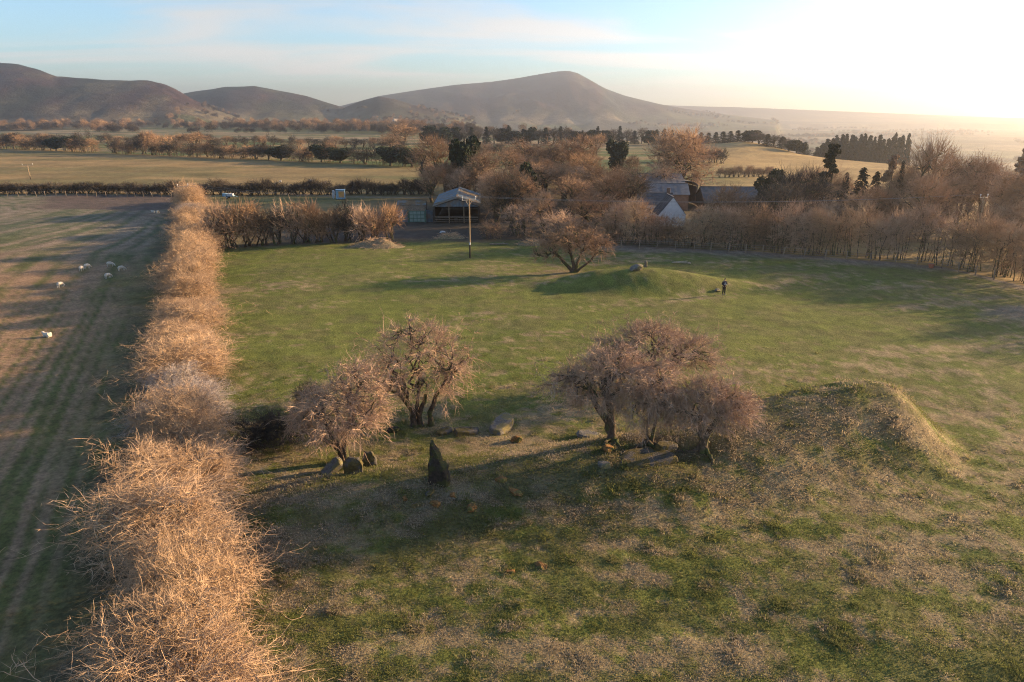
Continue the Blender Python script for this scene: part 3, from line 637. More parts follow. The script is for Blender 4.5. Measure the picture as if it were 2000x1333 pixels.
# --- kinds of tree in the wood, belts and hedgerows
def wood_proto(kind, seed):
    q = random.Random(seed)
    if kind == 'coppice':
        lumps = [(q.uniform(-1.2, 1.2), q.uniform(-1, 1), q.uniform(2.2, 5.0), q.uniform(1.2, 1.9), q.uniform(1.2, 1.8), q.uniform(1.3, 2.0)) for _ in range(6)]+[(0, 0, 1.8, 2.1, 1.9, 1.7)]
        stems = [[(x, y, 0), (x*1.1+q.uniform(-.15, .15), y*1.1, 1.4), (x*1.3+q.uniform(-.4, .4), y*1.3+q.uniform(-.3, .3), 3.4)] for x, y in [(q.uniform(-1.5, 1.5), q.uniform(-1.0, 1.0)) for _ in range(8)]]
        t, c = tree_geo(seed, lumps, stems, (20, 80, 420, 1400, 0), (.055, .042, .032, .024, .016), 1.1, .7, 0, .6, .04, .6, 4); return Proto(kind, t, c, 'bark', 'twig_brown')
    if kind == 'round':
        lumps = [(q.uniform(-2, 2), q.uniform(-2, 2), q.uniform(6, 9), q.uniform(2.0, 2.8), q.uniform(2.0, 2.8), q.uniform(1.8, 2.6)) for _ in range(7)]+[(0, 0, 6.5, 3.2, 3.2, 3.2), (q.uniform(-1, 1), 0, 3.6, 2.6, 2.6, 2.2)]
        stems = [[(0, 0, 0), (.1, .1, 1.6), (q.uniform(-.4, .4), q.uniform(-.4, .4), 4.5)], [(.2, .1, 0), (.4, .1, 1.8), (q.uniform(.5, 1.3), q.uniform(-.6, .6), 4.2)]]
        t, c = tree_geo(seed, lumps, stems, (14, 90, 520, 1900, 0), (.32, .16, .08, .04, .022), 1.3, .35, 0, .6, .045, .7, 4); return Proto(kind, t, c, 'bark', 'twig_brown')
    if kind == 'dense':
        lumps = [(q.uniform(-2.2, 2.2), q.uniform(-2, 2), q.uniform(4.5, 8.5), q.uniform(2.0, 2.8), q.uniform(2.0, 2.8), q.uniform(2.0, 2.8)) for _ in range(7)]+[(0, 0, 5.5, 3.8, 3.8, 4.2), (0, 0, 3.0, 3.6, 3.6, 2.4)]
        stems = [[(0, 0, 0), (.1, .1, 1.2), (q.uniform(-.4, .4), q.uniform(-.4, .4), 3.5)], [(.2, .1, 0), (.4, .1, 1.2), (q.uniform(.5, 1.3), q.uniform(-.6, .6), 3.2)]]
        t, c = tree_geo(seed, lumps, stems, (16, 130, 900, 4200, 0), (.32, .16, .08, .04, .024), 1.2, .45, 0, .6, .045, .7, 4); return Proto(kind, t, c, 'bark', 'twig_brown')
    if kind == 'vase':
        lumps = [(q.uniform(-2.2, 2.2), q.uniform(-2, 2), q.uniform(6.5, 9), q.uniform(1.6, 2.2), q.uniform(1.6, 2.2), q.uniform(2.4, 3.2)) for _ in range(6)]+[(0, 0, 5, 2.2, 2.2, 3.4)]
        stems = [[(q.uniform(-.2, .2), q.uniform(-.2, .2), 0), (q.uniform(-.4, .4), q.uniform(-.4, .4), 1.5), (q.uniform(-1.3, 1.3), q.uniform(-1.2, 1.2), 4.6)] for _ in range(4)]
        t, c = tree_geo(seed, lumps, stems, (18, 110, 520, 1500, 0), (.24, .12, .065, .035, .02), 1.6, 1.1, .1, .6, .025, .45, 4); return Proto(kind, t, c, 'bark', 'twig_brown')
    if kind == 'shrub':
        lumps = [(q.uniform(-1.3, 1.3), q.uniform(-1, 1), q.uniform(1.2, 2.9), q.uniform(1.0, 1.5), q.uniform(1.1, 1.6), q.uniform(.9, 1.4)) for _ in range(7)]
        stems = [[(q.uniform(-.7, .7), q.uniform(-.5, .5), 0), (q.uniform(-1.2, 1.2), q.uniform(-.8, .8), 1.5)] for _ in range(6)]
        t, c = tree_geo(seed, lumps, stems, (14, 50, 260, 900, 0), (.10, .07, .045, .032, .022), 1.0, .4, 0, .6, .05, .8, 4); return Proto(kind, t, c, 'bark', 'twig_dark')
    if kind == 'spruce':
        t, c = conifer_geo(seed, 12, 3.0, 34, 6, 15, .30, .04, .6); return Proto(kind, t, c, 'bark', 'needle')
    if kind == 'pine':
        lumps = []; h = 14
        stems = [[(0, 0, 0), (.1, .1, 6), (.2, 0, 13)]]
        for k in range(11):
            f = .42+.58*k/10; a = q.uniform(0, 6.28); rr = (1-f)*2.6+.5; lumps.append((rr*math.cos(a), rr*math.sin(a), f*h, q.uniform(.8, 1.3), q.uniform(.8, 1.3), q.uniform(.35, .6)))
        t, c = tree_geo(seed, lumps, stems, (12, 40, 120, 300, 0), (.26, .09, .05, .03, .02), .6, .2, 0, .6, .03, .6, 4)
        c.append(leaf_geo(seed+1, lumps, 2600, .22)); return Proto(kind, t, c, 'bark', 'needle')
    if kind == 'evergreen':
        lumps = [(q.uniform(-1.6, 1.6), q.uniform(-1.5, 1.5), q.uniform(2.5, 6.5), q.uniform(1.2, 2.0), q.uniform(1.2, 2.0), q.uniform(1.2, 1.8)) for _ in range(9)]
        stems = [[(0, 0, 0), (0, 0, 2), (.1, 0, 5)]]
        t, c = tree_geo(seed, lumps, stems, (10, 40, 100, 300, 0), (.25, .09, .05, .03, .02), .6, .3, 0, .6, .03, .6, 4)
        c.append(leaf_geo(seed+1, lumps, 4200, .26)); return Proto(kind, t, c, 'bark', 'ivy')
K = {k: [wood_proto(k, 500+37*j+i*7) for i in range(m)] for j, (k, m) in enumerate([('coppice', 5), ('round', 4), ('vase', 3), ('shrub', 4), ('spruce', 3), ('pine', 2), ('evergreen', 2), ('dense', 2)])}
cnt = {k: 0 for k in K}
def wood(kind, px, top, Y, wpx, label, name, cat='tree', cm=None, group=None, i=None):
    g = on(px, Y); hgt = zat(top, Y)-g.z; w = wpx/ppm(Y)
    cnt[kind] += 1; p = K[kind][(cnt[kind] if i is None else i) % len(K[kind])]
    return plant(p, name, label, cat, g, rnd.uniform(0, 6.28), hgt, w, cm=cm, group=group)
R_, D_, P_, G_, B_ = 'twig_rust', 'twig_dark', 'twig_pink', 'twig_grey', 'twig_brown'
WOOD = [  # kind, px, top py, distance, width px, material, label
    ('vase', 842, 266, 165, 112, B_, 'tall pale bare tree at the left end of the wood behind the barn'),
    ('evergreen', 908, 272, 158, 58, None, 'tall dark ivy-clad tree right behind the open barn'),
    ('round', 940, 288, 150, 80, B_, 'bare brown tree just right of the ivy-clad tree'),
    ('round', 1000, 292, 170, 90, B_, 'bare tree left of the broad tree in the middle of the wood'),
    ('round', 1040, 272, 190, 110, B_, 'tall dark-limbed tree high in the middle of the wood'),
    ('dense', 1100, 268, 182, 125, B_, 'broadest bare tree at the top of the wood'),
    ('vase', 1145, 300, 172, 110, R_, 'rusty bare tree on the right shoulder of the wood'),
    ('round', 1060, 318, 150, 110, B_, 'bare dark-limbed tree in the heart of the wood'),
    ('evergreen', 1032, 322, 142, 38, None, 'small dark ivy bush in the heart of the wood'),
    ('vase', 972, 345, 116, 92, R_, 'orange-tipped bare tree touching the right side of the open barn'),
    ('vase', 1062, 374, 110, 84, 'twig_gold', 'pale upright willow in front of the wood'),
    ('coppice', 1020, 398, 107, 80, P_, 'pale low thorn thicket right of the pole'),
    ('coppice', 960, 430, 104, 56, B_, 'low brown bush left of the pole-side thicket'),
    ('dense', 1165, 326, 138, 130, R_, 'orange-brown round tree right of centre in the wood'),
    ('dense', 1218, 332, 146, 104, R_, 'rusty round tree hiding the left end of the grey roofs'),
    ('vase', 1160, 378, 112, 110, B_, 'thin-stemmed bare tree behind the far mound hawthorn'),
    ('coppice', 1088, 412, 104, 80, P_, 'greyish thicket left of the far mound hawthorn'),
    ('coppice', 1235, 392, 108, 88, P_, 'pale thicket in front of the white gable'),
    ('dense', 1330, 253, 158, 136, B_, 'huge round reddish tree standing beside the golden field'),
    ('round', 1290, 320, 150, 60, P_, 'pale bare tree in front of the huge round tree'),
    ('evergreen', 1204, 276, 215, 42, None, 'dark round-topped evergreen at the edge of the hill field'),
    ('coppice', 1368, 402, 112, 76, B_, 'brown thicket right of the white gable'),
    ('coppice', 1280, 420, 106, 60, R_, 'orange thicket below the white gable'),
    ('dense', 1410, 366, 104, 96, B_, 'brown dense tree in front of the long grey barn'),
    ('pine', 1610, 282, 118, 44, None, 'tall ragged dark pine left of the bare vase-shaped tree'),
    ('evergreen', 1500, 335, 128, 56, None, 'dark broad evergreen at the right end of the long barn'),
    ('round', 1550, 330, 125, 80, B_, 'bare brown tree left of the tall ragged pine'),
    ('spruce', 1640, 338, 122, 34, None, 'small dark spruce just right of the tall ragged pine'),
    ('spruce', 1672, 328, 124, 46, None, 'broad dark spruce in front of the golden field'),
    ('spruce', 1700, 336, 126, 40, None, 'dark spruce between the broad one and the thin larch'),
    ('pine', 1727, 303, 124, 36, B_, 'thin sparse larch left of the vase-shaped tree'),
    ('spruce', 1745, 315, 122, 26, None, 'narrow crooked dark conifer beside the thin larch'),
    ('vase', 1790, 268, 118, 92, B_, 'tall vase-shaped bare tree on the right skyline'),
    ('round', 1855, 294, 126, 84, B_, 'bare round tree right of the vase-shaped tree'),
    ('round', 1912, 304, 122, 96, B_, 'arching bare tree near the right end of the skyline'),
    ('pine', 1976, 290, 112, 44, B_, 'lone pine top at the far right of the skyline'),
    ('dense', 1960, 342, 104, 100, R_, 'dense rusty tree below the lone pine at far right'),
    ('round', 1820, 350, 112, 96, B_, 'bare brown tree below the vase-shaped tree'),
    ('coppice', 1530, 362, 106, 100, R_, 'rust-brown tree standing above the belt left of the tall pine'),
    ('coppice', 1690, 372, 108, 110, B_, 'brown scrub below the dark spruces'),
    ('coppice', 1760, 384, 104, 110, B_, 'brown scrub below the thin larch'),
    ('coppice', 1600, 392, 104, 90, P_, 'pale scrub below the tall ragged pine'),
    ('round', 2030, 330, 96, 130, B_, 'tall brown tree cut by the right edge of the view'),
    ('coppice', 1900, 398, 100, 110, B_, 'hazy brown thicket by the right-hand pole'),
    ('dense', 1975, 400, 88, 130, B_, 'large brown thicket at the right edge above the field corner'),
    ('shrub', 1560, 410, 99, 70, D_, 'dark bush in the belt right of the middle'),
    ('vase', 890, 350, 150, 50, B_, 'bare tree in the dark gap behind the open barn'),
    ('round', 1120, 345, 126, 90, B_, 'bare tree filling the middle front of the wood'),
    ('coppice', 1130, 425, 105, 80, B_, 'brown thicket right behind the far mound hawthorn'),
    ('coppice', 1190, 420, 101, 70, B_, 'brown thicket at the left end of the fence line'),
]
for kind, px, top, Y, wpx, cm, lab in WOOD:
    wood(kind, px, top, Y, wpx, lab, {'spruce': 'spruce_tree', 'pine': 'pine_tree', 'evergreen': 'evergreen_tree', 'coppice': 'thicket'}.get(kind, 'bare_tree'), 'thicket' if kind == 'coppice' else 'tree', cm, 'trees of the farm wood')

# filling of the wood: trees between and behind the ones singled out above
for i in range(44):
    a = i < 24
    px = 835+(i*97 % 420)+rnd.uniform(-8, 8) if a else 1470+((i-24)*113 % 540)+rnd.uniform(-10, 10)
    Y = 112+(i*37 % 70) if a else 100+(i*29 % 34)
    if a and 840 < px < 950 and Y < 148: Y = 150+i % 9
    if not a and px < 1560 and Y > 118: Y = 104
    base_y = 225.7+FPX*18/(Y*.96+5)
    hgt = rnd.uniform(6.5, 9.5) if a else rnd.uniform(7, 10.5)
    if a and 1240 < px: hgt = 4.5
    if not a and px < 1500: hgt = 5.5
    g = on(px, Y)
    plant((K['round'] if i % 3 else K['vase'])[i % 3], 'bare_tree', f"bare brown tree in the {'left' if a else 'right'} part of the farm wood, {nth(i+1 if a else i-23)} of its undergrowth", 'tree', g, i*1.7, hgt, hgt*.85, cm=[B_, R_, B_, P_, D_][i % 5], group='undergrowth of the farm wood')
# belt of thorn and hazel behind the wire fence, then round the corner along the right side
belt = []
fx = [15, 35, 54, 57.5, 59, 61]; fy = [97.5, 93.5, 84.5, 76, 66, 56]
L = np.concatenate([[0], np.cumsum(np.hypot(np.diff(fx), np.diff(fy)))]); t = 0
while t < L[-1]:
    belt.append((float(np.interp(t, L, fx)), float(np.interp(t, L, fy)))); t += 2.5
for i, (x, y) in enumerate(belt):
    x += rnd.uniform(-.3, .3)+.5; y += rnd.uniform(0, 2.0)+.8
    side = x > 56
    hgt = rnd.uniform(5.6, 7.6) if not side else rnd.uniform(5.0, 6.6); 
    pxx = 1000+FPX*x/(y*math.cos(PITCH)+CAM_H*math.sin(PITCH))
    if 1262 < pxx < 1350: hgt = 4.3
    plant(K['coppice'][i % 5], 'belt_shrub', f'brown many-stemmed shrub behind the wire fence, {nth(i+1)} from the left', 'shrub', (x, y, h1(x, y)), rnd.uniform(0, 6.28), hgt, rnd.uniform(4.4, 6.0),
          cm=rnd.choice([B_, P_, 'twig_gold', P_, 'twig_gold', R_]), group='shrubs of the fence-side belt')
# the same belt goes on towards us beyond the right edge of the view
for i in range(9):
    y = 50-i*4.6+rnd.uniform(-1, 1); x = 62.5+rnd.uniform(-1, 2)+i*.8
    plant(K['coppice'][i % 5], 'belt_shrub', f'brown shrub past the right edge, {nth(i+1)} after the field corner', 'shrub', (x, y, h1(x, y)), rnd.uniform(0, 6.28), rnd.uniform(2.6, 4.0), rnd.uniform(4.5, 5.5), cm=B_, group='shrubs past the right edge')

# the wood on the neighbour's side of that belt, past the right edge
for i, (x, y, hgt) in enumerate([(72, 88, 8), (96, 94, 10), (104, 76, 9)]):
    plant(K['round'][i % 4], 'bare_tree', f'bare tree in the wood past the right edge, {nth(i+1)} from the field corner', 'tree', (x, y, h1(x, y)), i*1.1, hgt, hgt*.75, cm=B_, group='wood past the right edge')

# hedgerow of thorn trees between pasture and yard
pts = np.linspace(0, 1, 13)
for i, t in enumerate(pts):
    px = 432+t*330; g = on(px, 97.5+6.5*t+rnd.uniform(-.6, .6))
    top = 400+8*math.sin(i*1.9)+rnd.uniform(-5, 5)-(4 if i < 3 else 0)
    plant(K['shrub'][i % 4], 'thorn_shrub', f'bare thorn shrub in the row behind the pasture, {nth(i+1)} from the long hedge', 'shrub', g, rnd.uniform(0, 6.28), zat(top, g.y)-g.z, rnd.uniform(4.4, 5.6), cm=[P_, B_, R_, B_, D_][i % 5], group='thorn row behind the pasture')

# far boundary hedge at the end of the sown field
for i in range(58):
    px = -20+i*15; Y = 166+rnd.uniform(-1, 1); g = on(px, Y)
    top = (357 if px < 340 else 354+6*math.sin(i))+rnd.uniform(-2.5, 2.5)
    plant(K['shrub'][i % 4], 'boundary_bush', f'dark clipped bush of the far cross hedge, {nth(i+1)} from the left edge', 'bush', g, rnd.uniform(0, 6.28), zat(top, Y)-g.z, rnd.uniform(4.2, 5.4), cm=D_, group='dark cross hedge beyond the sown field')
# hedgerow trees across the middle distance
for i in range(56):
    t = i/55; x = -318+t*282; y = 420-t*158; x += rnd.uniform(-1.5, 1.5); g = (x, y, h1(x, y)); dark = i in (15, 16, 17) or (i > 42 and i % 3 != 0)
    if i in (21, 22): continue
    ev_ = dark and i % 2
    plant(K['evergreen'][i % 2] if ev_ else K['dense' if i % 7 == 0 else 'shrub' if i % 2 else 'coppice'][i % 2], 'hedgerow_tree', f"{'dark' if dark else 'brown'} tree of the middle hedgerow, {nth(i+1)} from the left edge", 'tree', g, rnd.uniform(0, 6.28), rnd.uniform(5.6, 8.4)+(2.4 if i in (19, 27, 28, 30) else 0), rnd.uniform(8.5, 11.5), cm=None if ev_ else (D_ if dark else [R_, D_, D_, B_, D_][i % 5]), group='trees of the middle hedgerow')
# second hedgerow further off
for i in range(44):
    t = i/43; px = 20+t*760; Y = 520-120*t+(8 if i % 2 else 0); g = on(px, Y)
    if i in (8, 9): continue
    plant(K['shrub' if i % 3 else 'round'][i % 4], 'hedgerow_bush', f'small brown bush of the distant left hedgerow, {nth(i+1)} from the left', 'bush', g, rnd.uniform(0, 6.28), rnd.uniform(4.5, 7), rnd.uniform(7, 9.5), cm=D_ if i % 4 else B_, group='bushes of the distant left hedgerow')
for i, (px, top, Y, w) in enumerate([(790, 244, 420, 66), (765, 262, 380, 50), (385, 258, 392, 60), (345, 262, 390, 56), (1165, 262, 340, 40)]):
    wood('round', px, top, Y, w, ['rusty round tree where the two hedgerows meet', 'orange bush left of the meeting hedgerows', 'orange tree standing tall in the middle hedgerow', 'orange tree left of the tall one in the middle hedgerow', 'round brown tree above the wood'][i], 'bare_tree', cm=R_, group='rusty trees in the middle distance')
# shelter belt on the ridge: dark trees and conifers behind the hill fields
for i in range(52):
    t = i/51; px = 835+t*735; Y = 470+rnd.uniform(-8, 8)-130*max(0, t-.55)/.45; g = on(px, Y)
    con = i % 5 in (1, 3) or 30 < i < 44
    base_top = 254 if px < 1250 else 254+(px-1250)*.105
    top = base_top+rnd.uniform(-6, 5)-(3 if con else 0)
    plant((K['spruce'] if con else (K['round'] if i % 2 else K['evergreen']))[i % 2], 'shelter_conifer' if con else 'shelter_tree', f"dark {'conifer' if con else 'tree'} of the ridge shelter belt, {nth(i+1)} from its left end", 'tree', g, rnd.uniform(0, 6.28), max(6, zat(top, Y)-g.z), rnd.uniform(6.5, 9) if con else rnd.uniform(9, 13), cm=None if con or not i % 2 else D_, group='shelter belt on the ridge')
# hedge in front of the ridge field
for i in range(30):
    t = i/29; px = 880+t*350+(180 if t > .75 else 0); Y = 345-70*t+rnd.uniform(-3, 3); g = on(px, Y)
    plant(K['shrub'][i % 4], 'field_hedge_bush', f'brown bush in the hedge below the golden hill field, {nth(i+1)} from the left', 'bush', g, rnd.uniform(0, 6.28), rnd.uniform(4.5, 6.5), rnd.uniform(5, 7), cm=[B_, R_, D_][i % 3], group='hedge below the golden hill field')
for i in range(12):
    px = 1405+i*9.5; g = on(px, 214+i*.4)
    plant(K['shrub'][i % 4], 'field_hedge_bush', f'small dark bush along the foot of the golden field, {nth(i+1)} from the huge tree', 'bush', g, rnd.uniform(0, 6.28), rnd.uniform(2.6, 3.8), rnd.uniform(2.4, 3.2), cm=B_, group='little hedge at the foot of the golden field')
# plantation on the right
for i in range(40):
    row = i//20; px = 1592+(i % 20)*8.6+rnd.uniform(-2, 2); Y = 400+row*14; g = on(px, Y)
    env = 268+26*max(0, (1625-px)/35)**1.5-1.5*math.sin(px*.08)
    plant(K['spruce'][i % 3], 'plantation_spruce', f"dark spruce in the {'front' if row == 0 else 'back'} rank of the right-hand plantation, {nth(i % 20+1)} from the left", 'tree', g, rnd.uniform(0, 6.28), max(5, zat(env+rnd.uniform(-7, 7), Y)-g.z), rnd.uniform(6.5, 9.5), group='right-hand spruce plantation')
# far fields: trees too many and too small to tell apart
def points_stuff(name, P, rot, scl, tint, protos, variety, label, cat):
    me = bpy.data.meshes.new(name); me.vertices.add(len(P)); me.vertices.foreach_set('co', np.asarray(P, np.float32).ravel())
    for nm, ty, arr, fld in [('rot', 'FLOAT_VECTOR', rot, 'vector'), ('scl', 'FLOAT_VECTOR', scl, 'vector'), ('tint', 'FLOAT', tint, 'value'), ('variety', 'INT', variety, 'value')]:
        a = me.attributes.new(nm, ty, 'POINT'); a.data.foreach_set(fld, np.asarray(arr, np.int32 if ty == 'INT' else np.float32).ravel())
    me.update(); o = bpy.data.objects.new(name, me); COL.objects.link(o)
    ng = bpy.data.node_groups.new(name, 'GeometryNodeTree'); ng.interface.new_socket('Geometry', in_out='INPUT', socket_type='NodeSocketGeometry'); ng.interface.new_socket('Geometry', in_out='OUTPUT', socket_type='NodeSocketGeometry')
    N = ng.nodes.new; Lk = ng.links.new; gi = N('NodeGroupInput'); go = N('NodeGroupOutput'); jn = N('GeometryNodeJoinGeometry')
    def attr(nm, ty):
        n = N('GeometryNodeInputNamedAttribute'); n.data_type = ty; n.inputs[0].default_value = nm; return n.outputs[0]
    for v, tmpl in enumerate(protos):
        ip = N('GeometryNodeInstanceOnPoints'); Lk(gi.outputs[0], ip.inputs['Points'])
        cmp_ = N('FunctionNodeCompare'); cmp_.data_type = 'INT'; cmp_.operation = 'EQUAL'; Lk(attr('variety', 'INT'), cmp_.inputs[2]); cmp_.inputs[3].default_value = v; Lk(cmp_.outputs[0], ip.inputs['Selection'])
        oi = N('GeometryNodeObjectInfo'); oi.inputs[0].default_value = tmpl; oi.transform_space = 'ORIGINAL'; Lk(oi.outputs['Geometry'], ip.inputs['Instance'])
        er = N('FunctionNodeEulerToRotation'); Lk(attr('rot', 'FLOAT_VECTOR'), er.inputs[0]); Lk(er.outputs[0], ip.inputs['Rotation']); Lk(attr('scl', 'FLOAT_VECTOR'), ip.inputs['Scale']); Lk(ip.outputs[0], jn.inputs[0])
    Lk(jn.outputs[0], go.inputs[0]); md = o.modifiers.new('scatter', 'NODES'); md.node_group = ng
    o['kind'] = 'stuff'; o['label'] = label; o['category'] = cat
    return o
rng = np.random.default_rng(77)
def far_trees():
    P = []
    def line(p0, p1, m, jit=6):
        t = rng.random(m); return np.stack([p0[0]+(p1[0]-p0[0])*t+rng.normal(size=m)*jit, p0[1]+(p1[1]-p0[1])*t+rng.normal(size=m)*jit], 1)
    for px, Y, m, sp in [(30, 900, 26, 30), (90, 930, 30, 24), (225, 760, 22, 16), (430, 960, 26, 30), (520, 900, 40, 40), (600, 980, 40, 50), (700, 860, 60, 40), (770, 880, 40, 22), (840, 720, 30, 26)]:
        x = (px-1000)/FPX*Y*.955; P.append(np.stack([x+rng.normal(size=m)*sp, Y+rng.normal(size=m)*14], 1))
    for _ in range(120):
        r0 = 700*math.exp(rng.random()*1.75); a = math.radians(rng.uniform(-42, 44)); p = np.array((r0*math.sin(a), r0*math.cos(a))); th = rng.choice([.2, 1.4, -.5, .05])+rng.normal()*.15; ln = rng.uniform(80, 420)
        P.append(line(p, p+ln*np.array((math.cos(th), math.sin(th))), int(ln/9), 3))
    for _ in range(26):
        r0 = 1200*math.exp(rng.random()*1.1); a = math.radians(rng.uniform(-40, 40)); m = rng.integers(30, 90); P.append(np.stack([r0*math.sin(a)+rng.normal(size=m)*70, r0*math.cos(a)+rng.normal(size=m)*30], 1))
    P = np.concatenate(P); z = H(P[:, 0], P[:, 1]); k = z < 38; P = P[k]; z = z[k]; n = len(P)
    tm = []
    for nm, mesh in [('shrub', K['shrub'][0].c), ('round', K['round'][0].c)]:
        t = bpy.data.objects.new('far_tree_'+nm, mesh); tm.append(t)
    s = .9+.9*rng.random(n); sc = np.stack([s*1.7, s*1.7, s*1.5], 1); va = (rng.random(n) < .3).astype(int); sc[va == 1] *= .5
    points_stuff('far_woodland', np.column_stack([P, z-.2]), np.column_stack([np.zeros(n), np.zeros(n), rng.random(n)*6.28]), sc, rng.random(n), tm, va, 'faint far-off hedges and woods across the valley', 'woodland')
far_trees()

# ---------------------------------------------------------------- grass
def build_grass():
    def tuft(seed, nb, h, spread, w):
        r = np.random.default_rng(seed); a = r.random(nb)*6.283; c = np.stack([np.cos(a), np.sin(a), np.zeros(nb)], 1); b = c*spread*r.random((nb, 1))**.6+np.array([0, 0, -.02])
        a2 = a+r.normal(size=nb)*.7; d = np.stack([np.cos(a2), np.sin(a2), np.zeros(nb)], 1); hh = h*(.5+.8*r.random((nb, 1))); lean = (.5+.9*r.random((nb, 1)))
        side = np.stack([-d[:, 1], d[:, 0], np.zeros(nb)], 1)*w
        m = b+d*hh*lean*.35+np.array([0, 0, 1.])*hh*.7; e = b+d*hh*lean*1.1+np.array([0, 0, 1.])*hh*(1-.35*lean)
        V = np.stack([b-side, b+side, m+side*.8, m-side*.8, e], 1).reshape(-1, 3); i = np.arange(nb)*5
        return mesh_from('tuft', V, np.stack([i+3, i+2, i+4], 1), np.stack([i, i+1, i+2, i+3], 1))
    m, nt, b = new_mat('grass_blade', .9, .15); N = nt.nodes.new; Lk = nt.links.new
    ta = N('ShaderNodeAttribute'); ta.attribute_type = 'INSTANCER'; ta.attribute_name = 'tint'
    rp = N('ShaderNodeValToRGB'); e = rp.color_ramp.elements; e[0].position = .0; e[0].color = (.16, .175, .05, 1); e[1].position = 1.0; e[1].color = (.44, .35, .235, 1)
    for p, c in ((.35, (.23, .22, .08, 1)), (.6, (.31, .255, .135, 1))):
        x = rp.color_ramp.elements.new(p); x.color = c
    Lk(ta.outputs['Fac'], rp.inputs[0]); Lk(rp.outputs[0], b.inputs['Base Color'])
    tl = N('ShaderNodeBsdfTranslucent'); Lk(rp.outputs[0], tl.inputs[0]); ms = N('ShaderNodeMixShader'); ms.inputs[0].default_value = .45; Lk(b.outputs[0], ms.inputs[1]); Lk(tl.outputs[0], ms.inputs[2]); Lk(ms.outputs[0], nt.nodes['Material Output'].inputs['Surface'])
    tm = []
    for v, (nb, h, sp, w) in enumerate([(16, .035, .17, .008), (14, .05, .15, .008), (16, .028, .2, .009), (20, .10, .13, .008)]):
        me = tuft(900+v, nb, h, sp, w); me.materials.append(m); tm.append(bpy.data.objects.new('tuft', me))
    # tussocks near the camera, thinning out with distance; none on bare soil
    n = 130000; u = rng.random(n); r = 14*np.exp(u*math.log(62/14)); a = np.radians(rng.uniform(-44, 44, n)); x = r*np.sin(a); y = r*np.cos(a)
    keep = rng.random(n) < (1-sst(24, 60, r))*(.55+.45*sst(.35, .6, fbm(x/2.2, y/1.4, 291, 3)))
    s = x-hedge_x(y); past = (s > 1.5) & (y < back_y(x)-2) & (x < 58); keep &= past & (rng.random(n) > litter_zone(x, y)*.8)
    x = x[keep]; y = y[keep]; n = len(x); r = np.hypot(x, y)
    d = dryness_and_sun(x, y); bz = barrow_zone(x, y); clump = fbm(x/1.3, y/.9, 281, 3)
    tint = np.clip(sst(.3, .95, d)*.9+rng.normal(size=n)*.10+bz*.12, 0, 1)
    va = np.where(clump > .72, 3, rng.integers(0, 3, n)); va = np.where((va == 3) & (rng.random(n) < .5), 1, va)
    sc = (.8+.6*rng.random(n))*(1+.012*r)*(1+.25*bz); sc = np.stack([sc*1.1, sc*1.1, sc*np.where(va == 3, 1.0, .85)], 1)
    points_stuff('grass', np.column_stack([x, y, H(x, y)-.01]), np.column_stack([rng.normal(size=n)*.12, rng.normal(size=n)*.12, rng.random(n)*6.28]), sc, tint, tm, va, 'short winter grass of the pasture, green mixed with dead straw', 'grass')
build_grass()

# ---------------------------------------------------------------- stones
from mathutils import noise as mn
def rock_mesh(seed, size, box=.55, rough=.16, sub=3):
    bm = bmesh.new(); bmesh.ops.create_icosphere(bm, subdivisions=sub, radius=1); off = Vector((seed*3.7, seed*1.3, seed*2.1))
    cuts = []
    q = random.Random(seed)
    for _ in range(11):
        d = Vector((q.gauss(0, 1), q.gauss(0, 1), q.gauss(0, .8))).normalized(); cuts.append((d, q.uniform(.55, .85)))
    for v in bm.verts:
        p = v.co.copy(); m = max(abs(p.x), abs(p.y), abs(p.z)); p = p*(1-box)+p/m*box*.85
        for d, c in cuts:
            e = p.dot(d)-c
            if e > 0: p -= d*e*.9
        p += v.co*(mn.fractal(p*1.6+off, .9, 2.1, 4)*rough)
        p += v.co*(mn.fractal(p*5+off, .9, 2.1, 3)*rough*.35); v.co = Vector((p.x*size[0], p.y*size[1], p.z*size[2]))
    me = bpy.data.meshes.new('rock'); bm.to_mesh(me); bm.free()
    for p in me.polygons: p.use_smooth = True
    me.set_sharp_from_angle(angle=.4)
    return me
def loft_stone(seed, rows, depth, lean=0):
    """rows: (z, x_left, x_right); a slab with rounded section and rough faces"""
    q = Vector((seed*2.3, seed, seed*.7)); zs = np.array([r[0] for r in rows]); n = 26; k = 24; V = []
    for i in range(n):
        z = zs[0]+(zs[-1]-zs[0])*(i/(n-1)); l = np.interp(z, zs, [r[1] for r in rows]); r = np.interp(z, zs, [r[2] for r in rows]); cx, hw = (l+r)/2, max((r-l)/2, .02)
        dd = depth*(1-.45*(i/(n-1))**1.5)/2
        for j in range(k):
            a = 2*math.pi*j/k; c, s_ = math.cos(a), math.sin(a); e = .22
            p = Vector((cx+hw*math.copysign(abs(c)**e, c), dd*math.copysign(abs(s_)**e, s_)+lean*z, z))
            g = mn.fractal(Vector((p.x*5, p.y*5, p.z*1.1))+q, .9, 2.1, 4)*.075+mn.fractal(p*1.4+q, .9, 2, 3)*.08
            p += Vector((c*g, s_*g*1.3, g*.3)); V.append(p)
    Q = [(i*k+j, i*k+(j+1) % k, (i+1)*k+(j+1) % k, (i+1)*k+j) for i in range(n-1) for j in range(k)]
    V.append(Vector(np.mean([V[(n-1)*k+j] for j in range(k)], axis=0))); T = [((n-1)*k+j, (n-1)*k+(j+1) % k, len(V)-1) for j in range(k)]
    me = mesh_from('slab', [tuple(v) for v in V], np.array(T), np.array(Q), True); me.set_sharp_from_angle(angle=.7); return me
